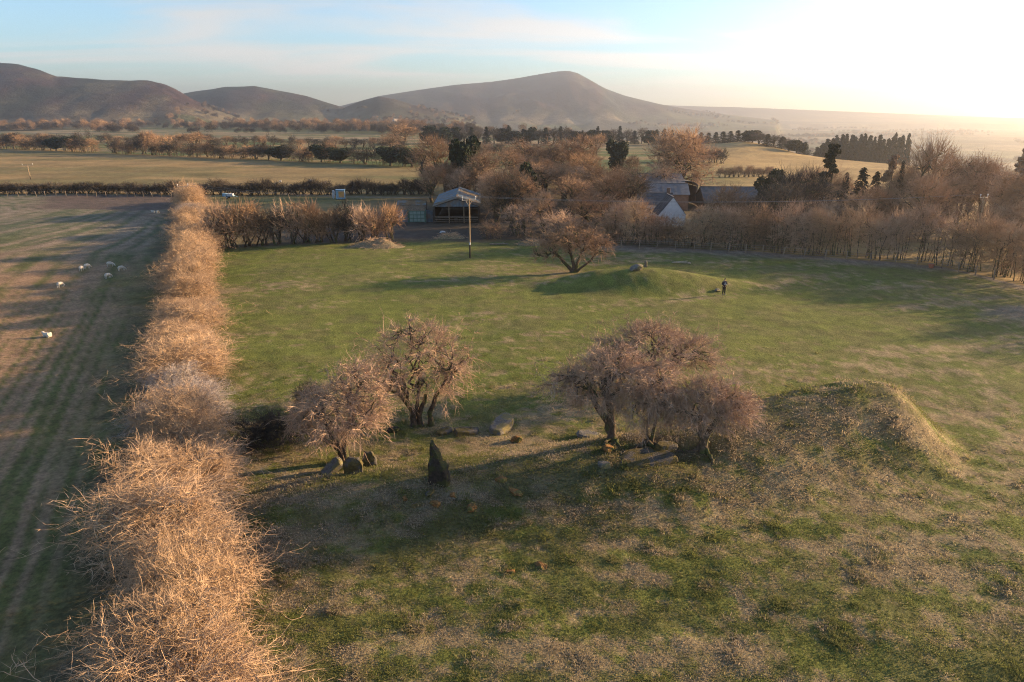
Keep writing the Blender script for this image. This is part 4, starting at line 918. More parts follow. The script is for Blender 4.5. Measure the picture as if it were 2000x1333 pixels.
def slab_mesh(seed, size, n=8, bev=.05, tilt=.12):
    """angular split slab: uneven outline, flat top, broken edges"""
    q = random.Random(seed); bm = bmesh.new(); lo = []; hi = []
    for k in range(n):
        a = 2*math.pi*(k+q.uniform(-.3, .3))/n; c, s_ = math.cos(a), math.sin(a); m = max(abs(c), abs(s_))**.7; rr = q.uniform(.82, 1.08)/m
        x, y = c*rr*size[0], s_*rr*size[1]; lo.append(bm.verts.new((x*1.04, y*1.04, -size[2]))); e = q.uniform(.86, 1.0); hi.append(bm.verts.new((x*e, y*e, size[2]*(1+q.uniform(-tilt, tilt)*2))))
    bm.faces.new(hi); bm.faces.new(lo[::-1])
    for k in range(n): bm.faces.new((lo[k], lo[(k+1) % n], hi[(k+1) % n], hi[k]))
    bmesh.ops.bevel(bm, geom=list(bm.edges), offset=bev, segments=1, affect='EDGES', profile=.5)
    bmesh.ops.triangulate(bm, faces=bm.faces); bmesh.ops.subdivide_edges(bm, edges=list(bm.edges), cuts=2, use_grid_fill=True); bm.normal_update()
    off = Vector((seed*1.9, seed*.7, 3)); w = min(size)
    for v in bm.verts: v.co += v.normal*(mn.fractal(v.co*2.2+off, .9, 2.1, 4)*.10*w+mn.fractal(v.co*7+off, .9, 2, 2)*.05*w)
    bm.normal_update(); me = bpy.data.meshes.new('slab'); bm.to_mesh(me); bm.free()
    for p in me.polygons: p.use_smooth = True
    me.set_sharp_from_angle(angle=.45); return me
def stone(name, me, mat, px, py, label, rot=(0, 0, 0), lift=0.0, group=None):
    g = at(px, py); o = obj(name, me, mat, loc=(g.x, g.y, g.z+lift), rot=rot); return tag(o, label, 'stone', group)
stone('standing_stone', loft_stone(3, [(-.3, -.56, .5), (0, -.55, .5), (.5, -.5, .45), (1.0, -.47, .4), (1.2, -.46, .2), (1.6, -.42, .05), (2.0, -.40, -.16), (2.2, -.38, -.26)], .55), 'stone_dark', 858, 946, 'tall dark pointed standing stone in the middle of the barrow', (0.03, 0, -.30))
stone('upright_stone', loft_stone(5, [(-.3, -.5, .5), (0, -.5, .5), (.5, -.46, .46), (.75, -.38, .36), (.88, -.2, .18)], .35), 'stone_moss', 692, 926, 'mossy round-topped upright stone right of the leaning hawthorn trunk', (-.1, 0, -.1))
stone('upright_stone', loft_stone(6, [(-.3, -.42, .45), (0, -.42, .4), (.5, -.35, .3), (.8, -.15, .12)], .4), 'stone_moss', 722, 910, 'dark mossy stone half hidden behind the round-topped upright stone', (-.1, 0, .2))
stone('leaning_slab', slab_mesh(7, (.7, .42, .16)), 'stone_grey', 650, 922, 'pale grey slab leaning at the foot of the leaning hawthorn', (.25, -.65, .5), .25)
stone('fallen_slab', slab_mesh(8, (.6, 1.15, .24)), 'stone_grey', 980, 836, 'long flat-topped slab lying with its right end in the sun', (.16, .03, -.5), .2)
stone('flat_stone', slab_mesh(9, (.85, .5, .15)), 'stone_moss', 912, 846, 'mossy flat stone left of the long flat-topped slab', (.05, .08, .3), .08)
stone('flat_stone', slab_mesh(10, (.6, .38, .13)), 'stone_moss', 868, 848, 'smaller mossy flat stone right of the clustered trunks', (.1, -.1, .5), .06)
stone('boulder', rock_mesh(11, (.45, .34, .3), .4, .2), 'stone_rust', 1008, 864, 'rounded orange-mossed boulder in front of the long slab', (0, 0, .4), .1)
stone('flat_slab', slab_mesh(12, (.8, .48, .12)), 'stone_grey', 1152, 856, 'pale grey flat slab left of the right-hand clump', (.05, .1, -.2), .16)
stone('capstone', slab_mesh(13, (1.5, .85, .14), 10), 'stone_moss', 1262, 902, 'large mossy tilted capstone under the right-hand clump', (.12, -.05, .12), .12)
stone('boulder', slab_mesh(14, (.6, .4, .22)), 'stone_moss', 1300, 884, 'mossy stone propped behind the large capstone', (0, .1, .2), .22)
stone('block', slab_mesh(15, (.36, .24, .16), 6), 'stone_grey', 1180, 912, 'small pale block left of the large capstone', (0, 0, .1), .06)
stone('block', slab_mesh(16, (.4, .3, .1), 6), 'stone_rust', 1188, 884, 'small tilted stone catching the sun above the pale block', (.2, .3, .5), .18)
for i, (px, py, sx, sy, sz, lab) in enumerate([(978, 940, .30, .26, .2, 'round rusty stone at the upper right of the standing stone'), (1006, 962, .22, .6, .14, 'long narrow rusty stone pointing down the slope'), (885, 973, .34, .24, .16, 'rusty stone just below right of the standing stone'),
        (852, 992, .32, .28, .2, 'rusty stone straight below the standing stone'), (923, 994, .26, .36, .2, 'rusty stone standing alone lower right of the standing stone'), (816, 988, .38, .2, .12, 'flat sandy stone lower left of the standing stone'), (842, 966, .4, .22, .1, 'low mossy stone at the foot of the standing stone'), (790, 975, .3, .18, .08, 'faint flat stone left of the sandy stone'),
        (1056, 1110, .36, .22, .12, 'low rusty hummock stone on the front slope'), (998, 1122, .26, .18, .1, 'small rusty stone left of the hummock stone on the front slope')]):
    stone('mossy_stone', rock_mesh(30+i, (sx, sy, sz), .35, .24), 'stone_rust' if i not in (5, 6) else 'stone_moss', px, py, lab, (0, 0, .5 if i == 1 else i*.7), .02, 'rusty stones round the standing stone')
stone('boulder', rock_mesh(50, (1.0, .6, .5), .4, .15), 'stone_grey', 1242, 527, 'grey boulder on top of the far mound', (0, 0, .1), .12)
stone('upright_stone', loft_stone(52, [(-.2, -.22, .22), (0, -.22, .2), (.5, -.18, .15), (.75, -.08, .06)], .25), 'stone_grey', 1261, 523, 'little upright stone beside the grey boulder on the far mound')
stone('boulder', rock_mesh(53, (.4, .3, .22), .4, .15), 'stone_grey', 1402, 571, 'small grey stone left of the standing person', (0, 0, .1), .05)
stone('boulder', rock_mesh(54, (.5, .35, .25), .4, .2), 'stone_dark', 766, 845, 'dark low stone at the left foot of the clustered trunks', (0, 0, .3), .05)

# exposed roots of two hawthorns in the right-hand clump
def roots(label_start, lines, seed):
    o = [x for x in COL.objects if str(x.get('label', '')).startswith(label_start)][0]; r = np.random.default_rng(seed)
    for ln in lines:
        W = [at(px, py) for px, py in ln]; P = np.array([[w.x-o.location.x, w.y-o.location.y, w.z-o.location.z+.05] for w in W]); t = np.linspace(0, 1, 9); tt = np.linspace(0, 1, len(P))
        P = np.stack([np.interp(t, tt, P[:, i]) for i in range(3)], 1)+r.normal(size=(9, 3))*.035; P[0, 2] += .25; P[1, 2] += .1; P[-1, 2] -= .15
        v, a, q = tubes(P[None], np.linspace(.13, .05, 9)[None], 7); obj('root', mesh_from('root', v, a, q, True), 'bark', o)
roots('thin hawthorn', [[(1264, 868), (1285, 876), (1310, 888), (1345, 893)], [(1262, 870), (1285, 884), (1306, 898)], [(1260, 872), (1240, 880), (1222, 892)]], 1)
roots('small hawthorn', [[(1372, 886), (1350, 890), (1325, 888)], [(1374, 886), (1388, 900), (1394, 912)]], 2)
roots('wind-swept', [[(1196, 858), (1204, 868), (1210, 880)], [(1196, 858), (1186, 866), (1178, 874)]], 3)

# ---------------------------------------------------------------- skinned figures
def skin_mesh(name, verts, edges, root=0, sub=2):
    me = bpy.data.meshes.new(name+'_cage'); me.from_pydata([v[0] for v in verts], edges, []); o = bpy.data.objects.new(name+'_cage', me); COL.objects.link(o)
    sk = o.modifiers.new('s', 'SKIN'); sk.use_smooth_shade = True; sl = me.skin_vertices[0].data
    for i, v in enumerate(verts): r = v[1]; sl[i].radius = r if hasattr(r, '__len__') else (r, r); sl[i].use_root = (i == root)
    sb = o.modifiers.new('d', 'SUBSURF'); sb.levels = sub; sb.render_levels = sub
    dg = bpy.context.evaluated_depsgraph_get(); m2 = bpy.data.meshes.new_from_object(o.evaluated_get(dg)); m2.name = name
    bpy.data.objects.remove(o); return m2
SHEEP_STAND = [((-.42, 0, .66), (.20, .24)), ((-.1, 0, .66), (.25, .27)), ((.25, 0, .66), (.23, .25)), ((.46, 0, .66), (.16, .18)), ((.62, 0, .48), .10), ((.72, 0, .27), (.085, .09)), ((.80, 0, .12), .05)]
se = [(0, 1), (1, 2), (2, 3), (3, 4), (4, 5), (5, 6)]
def add_leg(v, e, at_i, pts):
    p = at_i
    for c, r in pts: v.append((c, r)); e.append((p, len(v)-1)); p = len(v)-1
v = list(SHEEP_STAND); e = list(se)
for s_ in (-1, 1):
    add_leg(v, e, 0, [((-.40, .13*s_, .45), .10), ((-.47, .13*s_, .27), .045), ((-.43, .13*s_, .02), .04)])
    add_leg(v, e, 3, [((.38, .12*s_, .42), .08), ((.38, .12*s_, .22), .042), ((.37, .12*s_, .02), .04)])
    add_leg(v, e, 5, [((.66, .12*s_, .30), .03)])
add_leg(v, e, 0, [((-.62, 0, .55), .05)])
sheep_graze = skin_mesh('sheep_grazing', v, e, 1)
v = [((-.45, 0, .27), (.22, .24)), ((-.1, 0, .29), (.27, .27)), ((.25, 0, .29), (.23, .25)), ((.45, 0, .42), (.13, .15)), ((.55, 0, .58), .11), ((.68, 0, .56), .075), ((.78, 0, .52), .05)]; e = list(se)
for s_ in (-1, 1):
    add_leg(v, e, 2, [((.42, .17*s_, .1), .06), ((.2, .22*s_, .06), .045)]); add_leg(v, e, 0, [((-.3, .24*s_, .1), .09), ((-.1, .26*s_, .06), .045)]); add_leg(v, e, 4, [((.52, .14*s_, .6), .03)])
sheep_lie = skin_mesh('sheep_lying', v, e, 1)
def woolly(me):
    bm = bmesh.new(); bm.from_mesh(me); bm.normal_update()
    for w in bm.verts: w.co += w.normal*(.018*mn.noise(w.co*14)+.012*mn.noise(w.co*30))*(1 if w.co.z > .3 else .3)
    bm.to_mesh(me); bm.free(); me.materials.append(MATS['wool'])
woolly(sheep_graze); woolly(sheep_lie)
for px, py, rz, lie, lab in [(93, 659, 2.9, 1, 'cream sheep lying down nearest the camera in the sown field'), (119, 563, 1.4, 0, 'cream sheep grazing alone left of the group of five'), (160, 530, 1.7, 0, 'leftmost sheep of the grazing group of five'), (171, 526, 1.3, 0, 'sheep second from left in the grazing group of five'),
        (216, 522, .25, 0, 'sheep standing side-on at the top of the grazing group'), (212, 545, 1.2, 0, 'front sheep of the grazing group of five'), (238, 530, .9, 0, 'rightmost sheep of the grazing group of five'), (300, 416, 3.0, 1, 'far sheep lying by the top of the long hedge'), (309, 418, 1.6, 0, 'far sheep standing by the top of the long hedge')]:
    g = at(px, py); o = obj('sheep', sheep_lie if lie else sheep_graze, None, loc=g, rot=(0, 0, rz), sc=.72); tag(o, lab, 'sheep', 'sheep in the sown field')
for i, (px, Y, rz) in enumerate([(541, 186, .3), (548, 192, 2.6), (540, 181, 0), (568, 182, 1.5), (608, 195, 3.0), (637, 188, .2), (757, 172, .4), (820, 172, .2)]):
    g = on(px, Y); o = obj('sheep', sheep_graze, None, loc=g, rot=(0, 0, rz), sc=.9); tag(o, f'tiny white sheep beyond the dark cross hedge, {nth(i+1)} of the scattered flock', 'sheep', 'flock beyond the cross hedge')

# ---------------------------------------------------------------- the person
def build_person():
    g = at(1413, 577); P = empty('person', g, math.pi+.2)   # faces the camera
    tag(P, 'person in dark jacket and black trousers standing at the right end of the far mound', 'person')
    v = [((0, 0, .95), (.14, .10)), ((0, 0, 1.12), (.13, .10)), ((0, 0, 1.32), (.16, .11)), ((0, 0, 1.45), (.12, .09)), ((0, .01, 1.53), .055), ((0, .03, 1.60), .075), ((0, .035, 1.67), (.078, .095)), ((0, .02, 1.74), (.06, .07)), ((0, .125, 1.63), .014)]
    e = [(0, 1), (1, 2), (2, 3), (3, 4), (4, 5), (5, 6), (6, 7), (6, 8)]
    jv = [((0, 0, .86), (.165, .125)), ((0, 0, 1.0), (.16, .12)), ((0, 0, 1.15), (.16, .13)), ((0, 0, 1.34), (.19, .14)), ((0, 0, 1.46), (.13, .10)), ((0, .0, 1.52), (.08, .08))]; je = [(0, 1), (1, 2), (2, 3), (3, 4), (4, 5)]
    tv = [((0, 0, .92), (.16, .115))]; te = []
    for s_ in (-1, 1):
        arm = [((.21*s_, 0, 1.40), .058), ((.27*s_, .02, 1.12), .045), ((.13*s_, .25, 1.14), .033), ((.075*s_, .30, 1.16), (.034, .02))]
        add_leg(v, e, 3, arm); w = len(v)-1
        for k in range(4): add_leg(v, e, w, [(((.055-.01*k)*s_, .34, 1.19-.02*k), .009), (((.02)*s_, .345, 1.185-.02*k), .008)])
        add_leg(v, e, w, [((.06*s_, .29, 1.205), .010), ((.035*s_, .31, 1.22), .009)])
        add_leg(jv, je, 3, [((.215*s_, 0, 1.41), .072), ((.275*s_, .02, 1.12), .058), ((.135*s_, .24, 1.14), .045)])
        leg = [((.09*s_, 0, .88), .088), ((.10*s_, .02, .5), .06), ((.11*s_, -.01, .10), .042), ((.12*s_, .12, .045), (.04, .03))]
        add_leg(v, e, 0, leg); add_leg(tv, te, 0, [((.095*s_, 0, .84), .105), ((.105*s_, .02, .5), .078), ((.115*s_, -.01, .10), .062)])
    obj('body', skin_mesh('body', v, e, 0, 1), 'skin', P); obj('jacket', skin_mesh('jacket', jv, je, 2, 2), 'jacket', P); obj('trousers', skin_mesh('trousers', tv, te, 0, 2), 'trousers', P)
    for s_ in (-1, 1): obj('boot', skin_mesh('boot', [((.115*s_, -.03, .09), .055), ((.115*s_, .0, .05), .05), ((.12*s_, .14, .04), (.048, .035))], [(0, 1), (1, 2)], 0, 2), 'shoe', P)
    MB().ball((0, .005, 1.70), (.092, .105, .085)).build('hair', 'hair', P, True)
    MB().box((0, .128, 1.22), (.17, .02, .26), bevel=.008).build('chest_panel', 'jacket_panel', P)
    C_ = MB().box((0, .36, 1.175), (.17, .06, .03), bevel=.008).build('remote_controller', 'jacket_panel'); C_.matrix_world = Matrix.Translation(g) @ Matrix.Rotation(math.pi+.2, 4, 'Z')
    tag(C_, 'small grey remote controller held by the standing person', 'controller')
build_person()

# ---------------------------------------------------------------- poles and wires
def pole(label, base, hgt, rz, lean=0.0, arm=1.9):
    o = empty('utility_pole', base, rz); o.rotation_euler = (0, lean, rz); tag(o, label, 'pole', 'wooden power poles')
    MB().bar((0, 0, -.3), (0, 0, hgt*.22), .112, .108, 12).build('pole_butt', 'pole_base', o, False); MB().bar((0, 0, hgt*.22), (0, 0, hgt), .105, .08, 12).build('shaft', 'pole_wood', o)
    MB().box((0, .15, hgt-.18), (arm, .09, .11), bevel=.012).build('crossarm', 'pale_wood', o)
    for s_ in (-1, 1):
        MB().bar((0, .15, hgt-.95), (.42*s_, .15, hgt-.26), .035).build('brace', 'pale_wood', o)
        b_ = MB().bar((.94*arm/2*s_, .15, hgt-.1), (.94*arm/2*s_, .15, hgt+.12), .03).ball((.94*arm/2*s_, .15, hgt+.2), (.09, .09, .12)).build('insulator', 'insulator', o)
    return o
def tips(o, hgt, arm=1.9): 
    M_ = Matrix.Translation(o.location) @ o.rotation_euler.to_matrix().to_4x4(); return [M_ @ Vector((s_*.94*arm/2, .15, hgt+.3)) for s_ in (-1, 1)]
gp = at(918, 504); Hp = zat(389, gp.y)-gp.z
p1 = pole('tall golden wooden power pole standing in the pasture left of the wood', gp, Hp, .38, .006)
MB().bar((0, 0, 1.75), (0, 0, 2.05), .114, .112, 12).build('number_band', 'white_paint', p1)
g2 = on(367, 128); h2 = zat(363, 128)-g2.z; p2 = pole('wooden power pole rising out of the far end of the long hedge', g2, h2, .3, -.03)
g3 = on(60, 205); h3 = zat(322, 205)-g3.z; p3 = pole('wooden power pole beyond the dark cross hedge at far left', g3, h3, .1, -.03, 3.0)
g4 = on(1902, 97); h4 = zat(384, 97)-g4.z; p4 = pole('hazy wooden power pole in the thicket at the right', g4, h4, .5, .02)
g5 = on(1595, 112); h5 = zat(384, 112)-g5.z; p5 = pole('left pole of the close pair in front of the tall ragged pine', g5, h5, .9, 0, 1.6)
g6 = on(1604, 110); h6 = zat(388, 110)-g6.z; p6 = pole('right pole of the close pair in front of the tall ragged pine', g6, h6, .9, 0, 1.6)
def wire(a, b, sag, label):
    t = np.linspace(0, 1, 25)[:, None]; P = np.array(a)[None]*(1-t)+np.array(b)[None]*t; P[:, 2] -= sag*4*(t*(1-t))[:, 0]
    v_, a_, q_ = tubes(P[None], np.full((1, 25), .014), 4); o = obj('overhead_wire', mesh_from('wire', v_, a_, q_), 'wire'); tag(o, label, 'wire', 'overhead power wires')
A1, A2, A4 = tips(p1, Hp), tips(p2, h2), tips(p4, h4)
for k, w in enumerate(('upper', 'lower')):
    wire(A2[k], A1[k], .9, f'{w} overhead wire from the long hedge to the pasture pole'); wire(A1[k], A4[k], .9, f'{w} overhead wire from the pasture pole to the right-hand pole')

# ---------------------------------------------------------------- fences
def fence(name, label, line, step, hgt, mat, lean=.06, rails=(.45, .75, 1.05), skip=()):
    L_ = np.concatenate([[0], np.cumsum([math.dist(line[i], line[i+1]) for i in range(len(line)-1)])]); fx_ = [p[0] for p in line]; fy_ = [p[1] for p in line]
    o = empty(name, (line[0][0], line[0][1], h1(*line[0]))); tag(o, label, 'fence'); m_ = MB().box((0, 0, hgt/2-.15), (.11, .11, hgt+.3), bevel=.01).mesh('post'); m_.materials.append(MATS[mat]); t = 0; tops = []
    while t < L_[-1]:
        x, y = float(np.interp(t, L_, fx_)), float(np.interp(t, L_, fy_)); z = h1(x, y); tops.append((x, y, z))
        obj('post', m_, None, o, (x-o.location.x, y-o.location.y, z-o.location.z), (rnd.gauss(0, lean), rnd.gauss(0, lean), rnd.random())); t += step*rnd.uniform(.85, 1.15)
    T_ = np.array(tops)
    for r_ in rails:
        v_, a_, q_ = tubes((T_-np.array(o.location)+np.array([0, 0, r_*hgt/1.15]))[None], np.full((1, len(T_)), .010), 4); obj('wire_strand', mesh_from('strand', v_, a_, q_), 'wire', o)
fence('wire_fence', 'wooden post and wire fence along the foot of the brown belt', [(13, 96.4), (35, 92.0), (53.2, 83.2), (55.6, 76)], 2.5, 1.2, 'post_wood')
fence('wire_fence', 'old leaning post fence below the dark cross hedge', [tuple(on(px, 160.5)[:2]) for px in (15, 120, 240, 335)], 2.2, 1.2, 'post_wood', .13, (.5, 1.0))
o = empty('timber_rails', at(1326, 516)); tag(o, 'pale broken timber rails lying by the fence foot', 'timber'); MB().bar((-.9, 0, .2), (1.1, .2, .32), .05).build('rail', 'pale_wood', o); MB().bar((-.7, .3, .1), (1.2, .1, .1), .05).build('rail', 'pale_wood', o); MB().box((1.3, 0, .12), (.3, .25, .22), bevel=.03).build('end_block', 'pale_wood', o)
o = empty('feed_tub', at(1818, 524)); tag(o, 'small red feed tub below the fence on the right', 'tub'); MB().bar((0, 0, 0), (0, 0, .4), .22, .32, 14).build('tub', 'red_paint', o); MB().bar((0, 0, .4), (0, 0, .45), .345, .345, 14).build('rim', 'red_paint', o)

# ---------------------------------------------------------------- heaps of cut brushwood
def heap(label, px, py, rx, ry, hz, seed, mat='dry_litter', twigs=500):
    g = at(px, py); o = empty('brushwood_heap', g); tag(o, label, 'heap', 'heaps at the back of the pasture'); r = np.random.default_rng(seed)
    n = 40; a = np.linspace(0, 2*np.pi, n, endpoint=False); V = []; R = 12
    for i in range(R):
        q = (i+1)/R; x = rx*q*np.cos(a); y = ry*q*np.sin(a); z = hz*(1-sst(.1, 1, np.full(n, q)))*(.6+.8*fbm((x+seed*9)/(rx*.4), y/(ry*.4), seed, 3))-.12*(q > .95); V.append(np.stack([x, y, z], 1))
    V = np.concatenate(V); V = np.vstack([V, [[0, 0, hz]]]); Q = np.array([(i*n+j, (i+1)*n+j, (i+1)*n+(j+1) % n, i*n+(j+1) % n) for i in range(R-1) for j in range(n)]); T = np.array([(len(V)-1, j, (j+1) % n) for j in range(n)])
    obj('mound', mesh_from('mound', V, T, Q, True), mat, o)
    i = r.integers(0, len(V), twigs); p = V[i]+r.normal(size=(twigs, 3))*[.2, .2, .04]; d = unit(r.normal(size=(twigs, 3))*[1, 1, .25]+unit(p*[1, 1, 0])*.5); ln = .4+.7*r.random((twigs, 1)); P_ = np.stack([p, p+d*ln*.5+[0, 0, .06], p+d*ln-[0, 0, .03]], 1)
    v_, a_, q_ = tubes(P_, np.broadcast_to(np.array([[.022, .018, .01]]), (twigs, 3)).copy(), 3); obj('twigs', mesh_from('twigs', v_, a_, q_), 'twig_gold', o)
heap('large pale heap of cut brushwood behind the pasture', 735, 482, 4.2, 2.2, 1.0, 3)
heap('small pale heap left of the tall pasture pole', 878, 466, 2.6, 1.2, .7, 5, twigs=250)
heap('low pale heap right of the pasture pole below the thicket', 1040, 478, 2.6, 1.3, .6, 7, twigs=250)
o = empty('fallen_log', on(975, 99)); tag(o, 'pale fallen log below the thicket beside the pasture pole', 'log'); MB().bar((-1.4, 0, .15), (1.3, .2, .2), .13, .09, 10).build('stem', 'bark_pale', o); MB().bar((.2, .1, .2), (.9, .7, .45), .06, .03, 8).build('branch', 'bark_pale', o)

# ---------------------------------------------------------------- farm buildings
def corrugated(a, b, c, d, waves, amp, ny=2):
    """sheet with corners a-b (waves run along a->b) and d-c; returns mesh"""
    a, b, c, d = map(np.array, (a, b, c, d)); n = waves*6+1; nrm = unit(np.cross(b-a, d-a)); V = []
    for j in range(ny):
        t = j/(ny-1)
        for i in range(n):
            s_ = i/(n-1); V.append((a*(1-s_)+b*s_)*(1-t)+(d*(1-s_)+c*s_)*t+nrm*amp*math.sin(s_*waves*2*math.pi))
    V = np.array(V); m = len(V); V = np.vstack([V, V-nrm*.012]); Q = []
    for j in range(ny-1):
        for i in range(n-1): k = j*n+i; Q.append((k, k+1, k+n+1, k+n)); Q.append((m+k+n, m+k+n+1, m+k+1, m+k))
    for i in range(n-1): Q.append((m+i, m+i+1, i+1, i)); k = (ny-1)*n+i; Q.append((k, k+1, m+k+1, m+k))
    for j in range(ny-1):
        k = j*n; Q.append((k, k+n, m+k+n, m+k)); k = j*n+n-1; Q.append((m+k, m+k+n, k+n, k))
    return mesh_from('sheet', V, None, np.array(Q), False)
def open_barn():
    c = on(892, 120.5); o = empty('open_barn', c, .04); tag(o, 'open-fronted corrugated barn with blue-grey roof and rusty ridge', 'barn')
    w, dp, ev, rg = 3.9, 20.0, 3.0, 4.25; nb = 5; by = dp/nb; q = random.Random(4)
    for s_ in (-1, 1):
        for i in range(nb):
            y0 = i*by-.35*(i == 0); y1 = (i+1)*by+.08; dz = .015*(i % 2)
            me = corrugated((s_*.05, y0, rg+dz), (s_*.05, y1, rg+dz), (s_*(w+.3), y1, ev-.1+dz), (s_*(w+.3), y0, ev-.1+dz), 14, .035, 3)
            obj('roof_sheet', me, ('sheet_rust' if (i == 0 or (s_ > 0 and i in (3,))) else 'sheet_blue'), o)
        for i in range(nb+1):
            MB().box((s_*w, i*by+.05, ev/2-.1), (.16, .16, ev+.1)).build('post', 'dark_timber', o)
        MB().box((s_*(w-.02), dp/2, ev-.14), (.1, dp-.2, .14)).build('wall_plate', 'dark_timber', o)
        obj('side_sheet', corrugated((s_*(w-.11), .4, 0), (s_*(w-.11), dp-.2, 0), (s_*(w-.11), dp-.2, ev-.25), (s_*(w-.11), .4, ev-.25), 40, .03), 'dark_timber', o)
    MB().box((0, dp/2-.1, rg+.06), (.34, dp+.5, .05), bevel=.015).build('ridge_cap', 'sheet_rust', o)
    obj('back_sheet', corrugated((-w, dp-.05, 0), (w, dp-.05, 0), (w, dp-.05, ev-.2), (-w, dp-.05, ev-.2), 26, .03), 'dark_timber', o)
    n = 12
    for i in range(n):
        x0, x1 = -w+2*w*i/n, -w+2*w*(i+1)/n-.02; f = lambda x: rg-.12-(rg-ev)*abs(x)/w
        MB().poly([(x0, -.1, ev-.12), (x1, -.1, ev-.12), (x1, -.1, f(x1)), (x0, -.1, f(x0))], (0, .03, 0)).build('gable_board', 'sheet_blue', o)
    for s_, y in ((-1, -.14), (1, -.14)): MB().bar((s_*(w+.2), y, ev-.12), (0, y, rg+.02), .06, .06, 6).build('barge_board', 'dark_timber', o)
    for x in (-1.3, 1.3): MB().box((x, .1, ev/2-.1), (.14, .14, ev-.1)).build('post', 'pole_wood', o)
    for z in (.35, .65, .95, 1.2): MB().box((0, .0, z), (2*w-.3, .05, .09)).build('rail', 'post_wood', o)
    MB().box((-.1, .06, .5), (.6, .08, .9)).build('feed_board', 'dark_timber', o)
open_barn()
def yard_wall():
    o = empty('corrugated_fence', on(790, 122)); tag(o, 'pale blue corrugated sheet fence left of the open barn', 'fence'); q = random.Random(9)
    X = lambda px: (on(px, 122).x-o.location.x)
    for i, (a, b, h, m) in enumerate([(766, 774, 1.9, 'sheet_pale'), (774, 782, 2.05, 'sheet_pale'), (782, 790, 2.1, 'sheet_pale'), (790, 798, 2.15, 'sheet_blue'), (832, 840, 2.1, 'sheet_blue'), (840, 846, 2.0, 'sheet_blue')]):
        y = .012*i; obj('sheet', corrugated((X(a), y, -.05), (X(b)-.02, y, -.05), (X(b)-.02, y, h), (X(a), y, h), 5, .03), m, o)
    for px in (766, 782, 798, 847): MB().box((X(px), .14, 1.05), (.14, .14, 2.3)).build('post', 'dark_timber', o)
    g = empty('sheeted_gate', on(815, 121.6)); tag(g, 'pale green sheeted gate with dark green frame beside the open barn', 'gate'); w = (on(831, 121.6).x-on(800, 121.6).x)/2
    MB().box((0, .03, 1.05), (2*w-.1, .03, 1.9)).build('sheet', 'gate_sheet', g)
    for z in (.12, .75, 1.35, 2.0): MB().box((0, -.02, z), (2*w, .06, .09)).build('rail', 'gate_frame', g)
    for k in range(5): MB().box((-w+.06+k*(2*w-.12)/4, -.025, 1.06), (.08, .05, 1.97)).build('upright', 'gate_frame', g)
    for s_ in (-1, 1): MB().box((s_*(w+.12), .02, 1.1), (.16, .16, 2.4)).build('gate_post', 'gate_frame', g)
yard_wall()
def gabled(name, label, c, ln, dp, ev, rg, rz, wall, roof, gable=None, windows=(), door=None, over=.25, cat='building', chimney=False):
    """ridge along local x; walls with real thickness, each roof slope its own part"""
    o = empty(name, c, rz); tag(o, label, cat); hl, hd = ln/2, dp/2
    for s_ in (-1, 1):
        MB().box((0, s_*(hd-.12), ev/2-.2), (ln-.48, .24, ev+.4)).build('wall', wall, o)
        MB().poly([(s_*hl, -hd, -.4), (s_*hl, hd, -.4), (s_*hl, hd, ev), (s_*hl, 0, rg), (s_*hl, -hd, ev)], (-s_*.24, 0, 0)).build('gable_wall', gable or wall, o)
        sl = (rg-ev)/hd; e = hd+over
        r_ = MB().poly([(-hl-over, 0, rg+.10), (-hl-over, s_*e, rg+.10-sl*e), (-hl-over, s_*e, rg+.02-sl*e), (-hl-over, 0, rg+.02)], (ln+2*over, 0, 0)).build('roof_slope', roof, o)
        for k in range(int(ln//1.2)): MB().box((-hl+.6+k*1.2, s_*e/2, rg+.12-sl*e/2), (.05, math.hypot(e, sl*e), .03), rot=Matrix.Rotation(-s_*math.atan(sl), 3, 'X').to_quaternion()).build('seam', roof, r_)
    MB().box((0, 0, rg+.12), (ln+2*over+.02, .28, .08), bevel=.02).build('ridge', roof, o)
    for x, z in windows:
        w_ = MB().box((x, -hd-.01, z), (.9, .06, 1.0)).build('window', 'white_paint', o); MB().box((x, -hd-.05, z), (.74, .03, .84)).build('pane', 'glass_dark', w_)
    if door is not None: MB().box((door, -hd-.02, 1.0), (1.0, .08, 2.0)).build('door', 'dark_timber', o)
    if chimney: MB().box((hl-.6, 0, rg+.45), (.6, .6, 1.1), bevel=.03).build('chimney', 'brick_brown', o)
    return o
g = on(1284, 152); gabled('grey_barn', 'grey pitched barn roof in front of the huge round tree', g, 9, 11, zat(358, 147)-g.z, zat(340, 152)-g.z, -.06, 'brick_brown', 'roof_grey')
g = on(1298, 140); gabled('grey_barn', 'lower grey roof in front of the pitched barn, left of the curved barn', g, 8, 8, zat(379, 137)-g.z, zat(359, 140)-g.z, -.10, 'brick_brown', 'roof_grey')
g = on(1436, 142); gabled('long_barn', 'long low dark grey barn right of the farm roofs', g, 14.5, 9, zat(392, 138)-g.z, zat(366, 142)-g.z, -.06, 'dark_timber', 'slate')
g = on(1305, 119); gabled('white_cottage', 'white steep gable of the farmhouse rising above the thicket', g, 5, 4.6, zat(383, 119)-g.z-2.9, zat(383, 119)-g.z, math.pi/2, 'whitewash', 'slate', windows=((0, 1.0),), over=.08)
g = on(1276, 127); gabled('cottage_wing', 'dark-roofed farmhouse wing left of the white gable', g, 6, 6, zat(400, 124)-g.z, zat(378, 127)-g.z, -.12, 'whitewash', 'slate', windows=((-1, 1.4), (1, 1.4)), door=0, chimney=True)
g = on(806, 137); gabled('low_shed', 'low pale shed roof behind the corrugated fence', g, 5.5, 3, 1.5, 2.1, .03, 'post_wood', 'sheet_rust', over=.1)
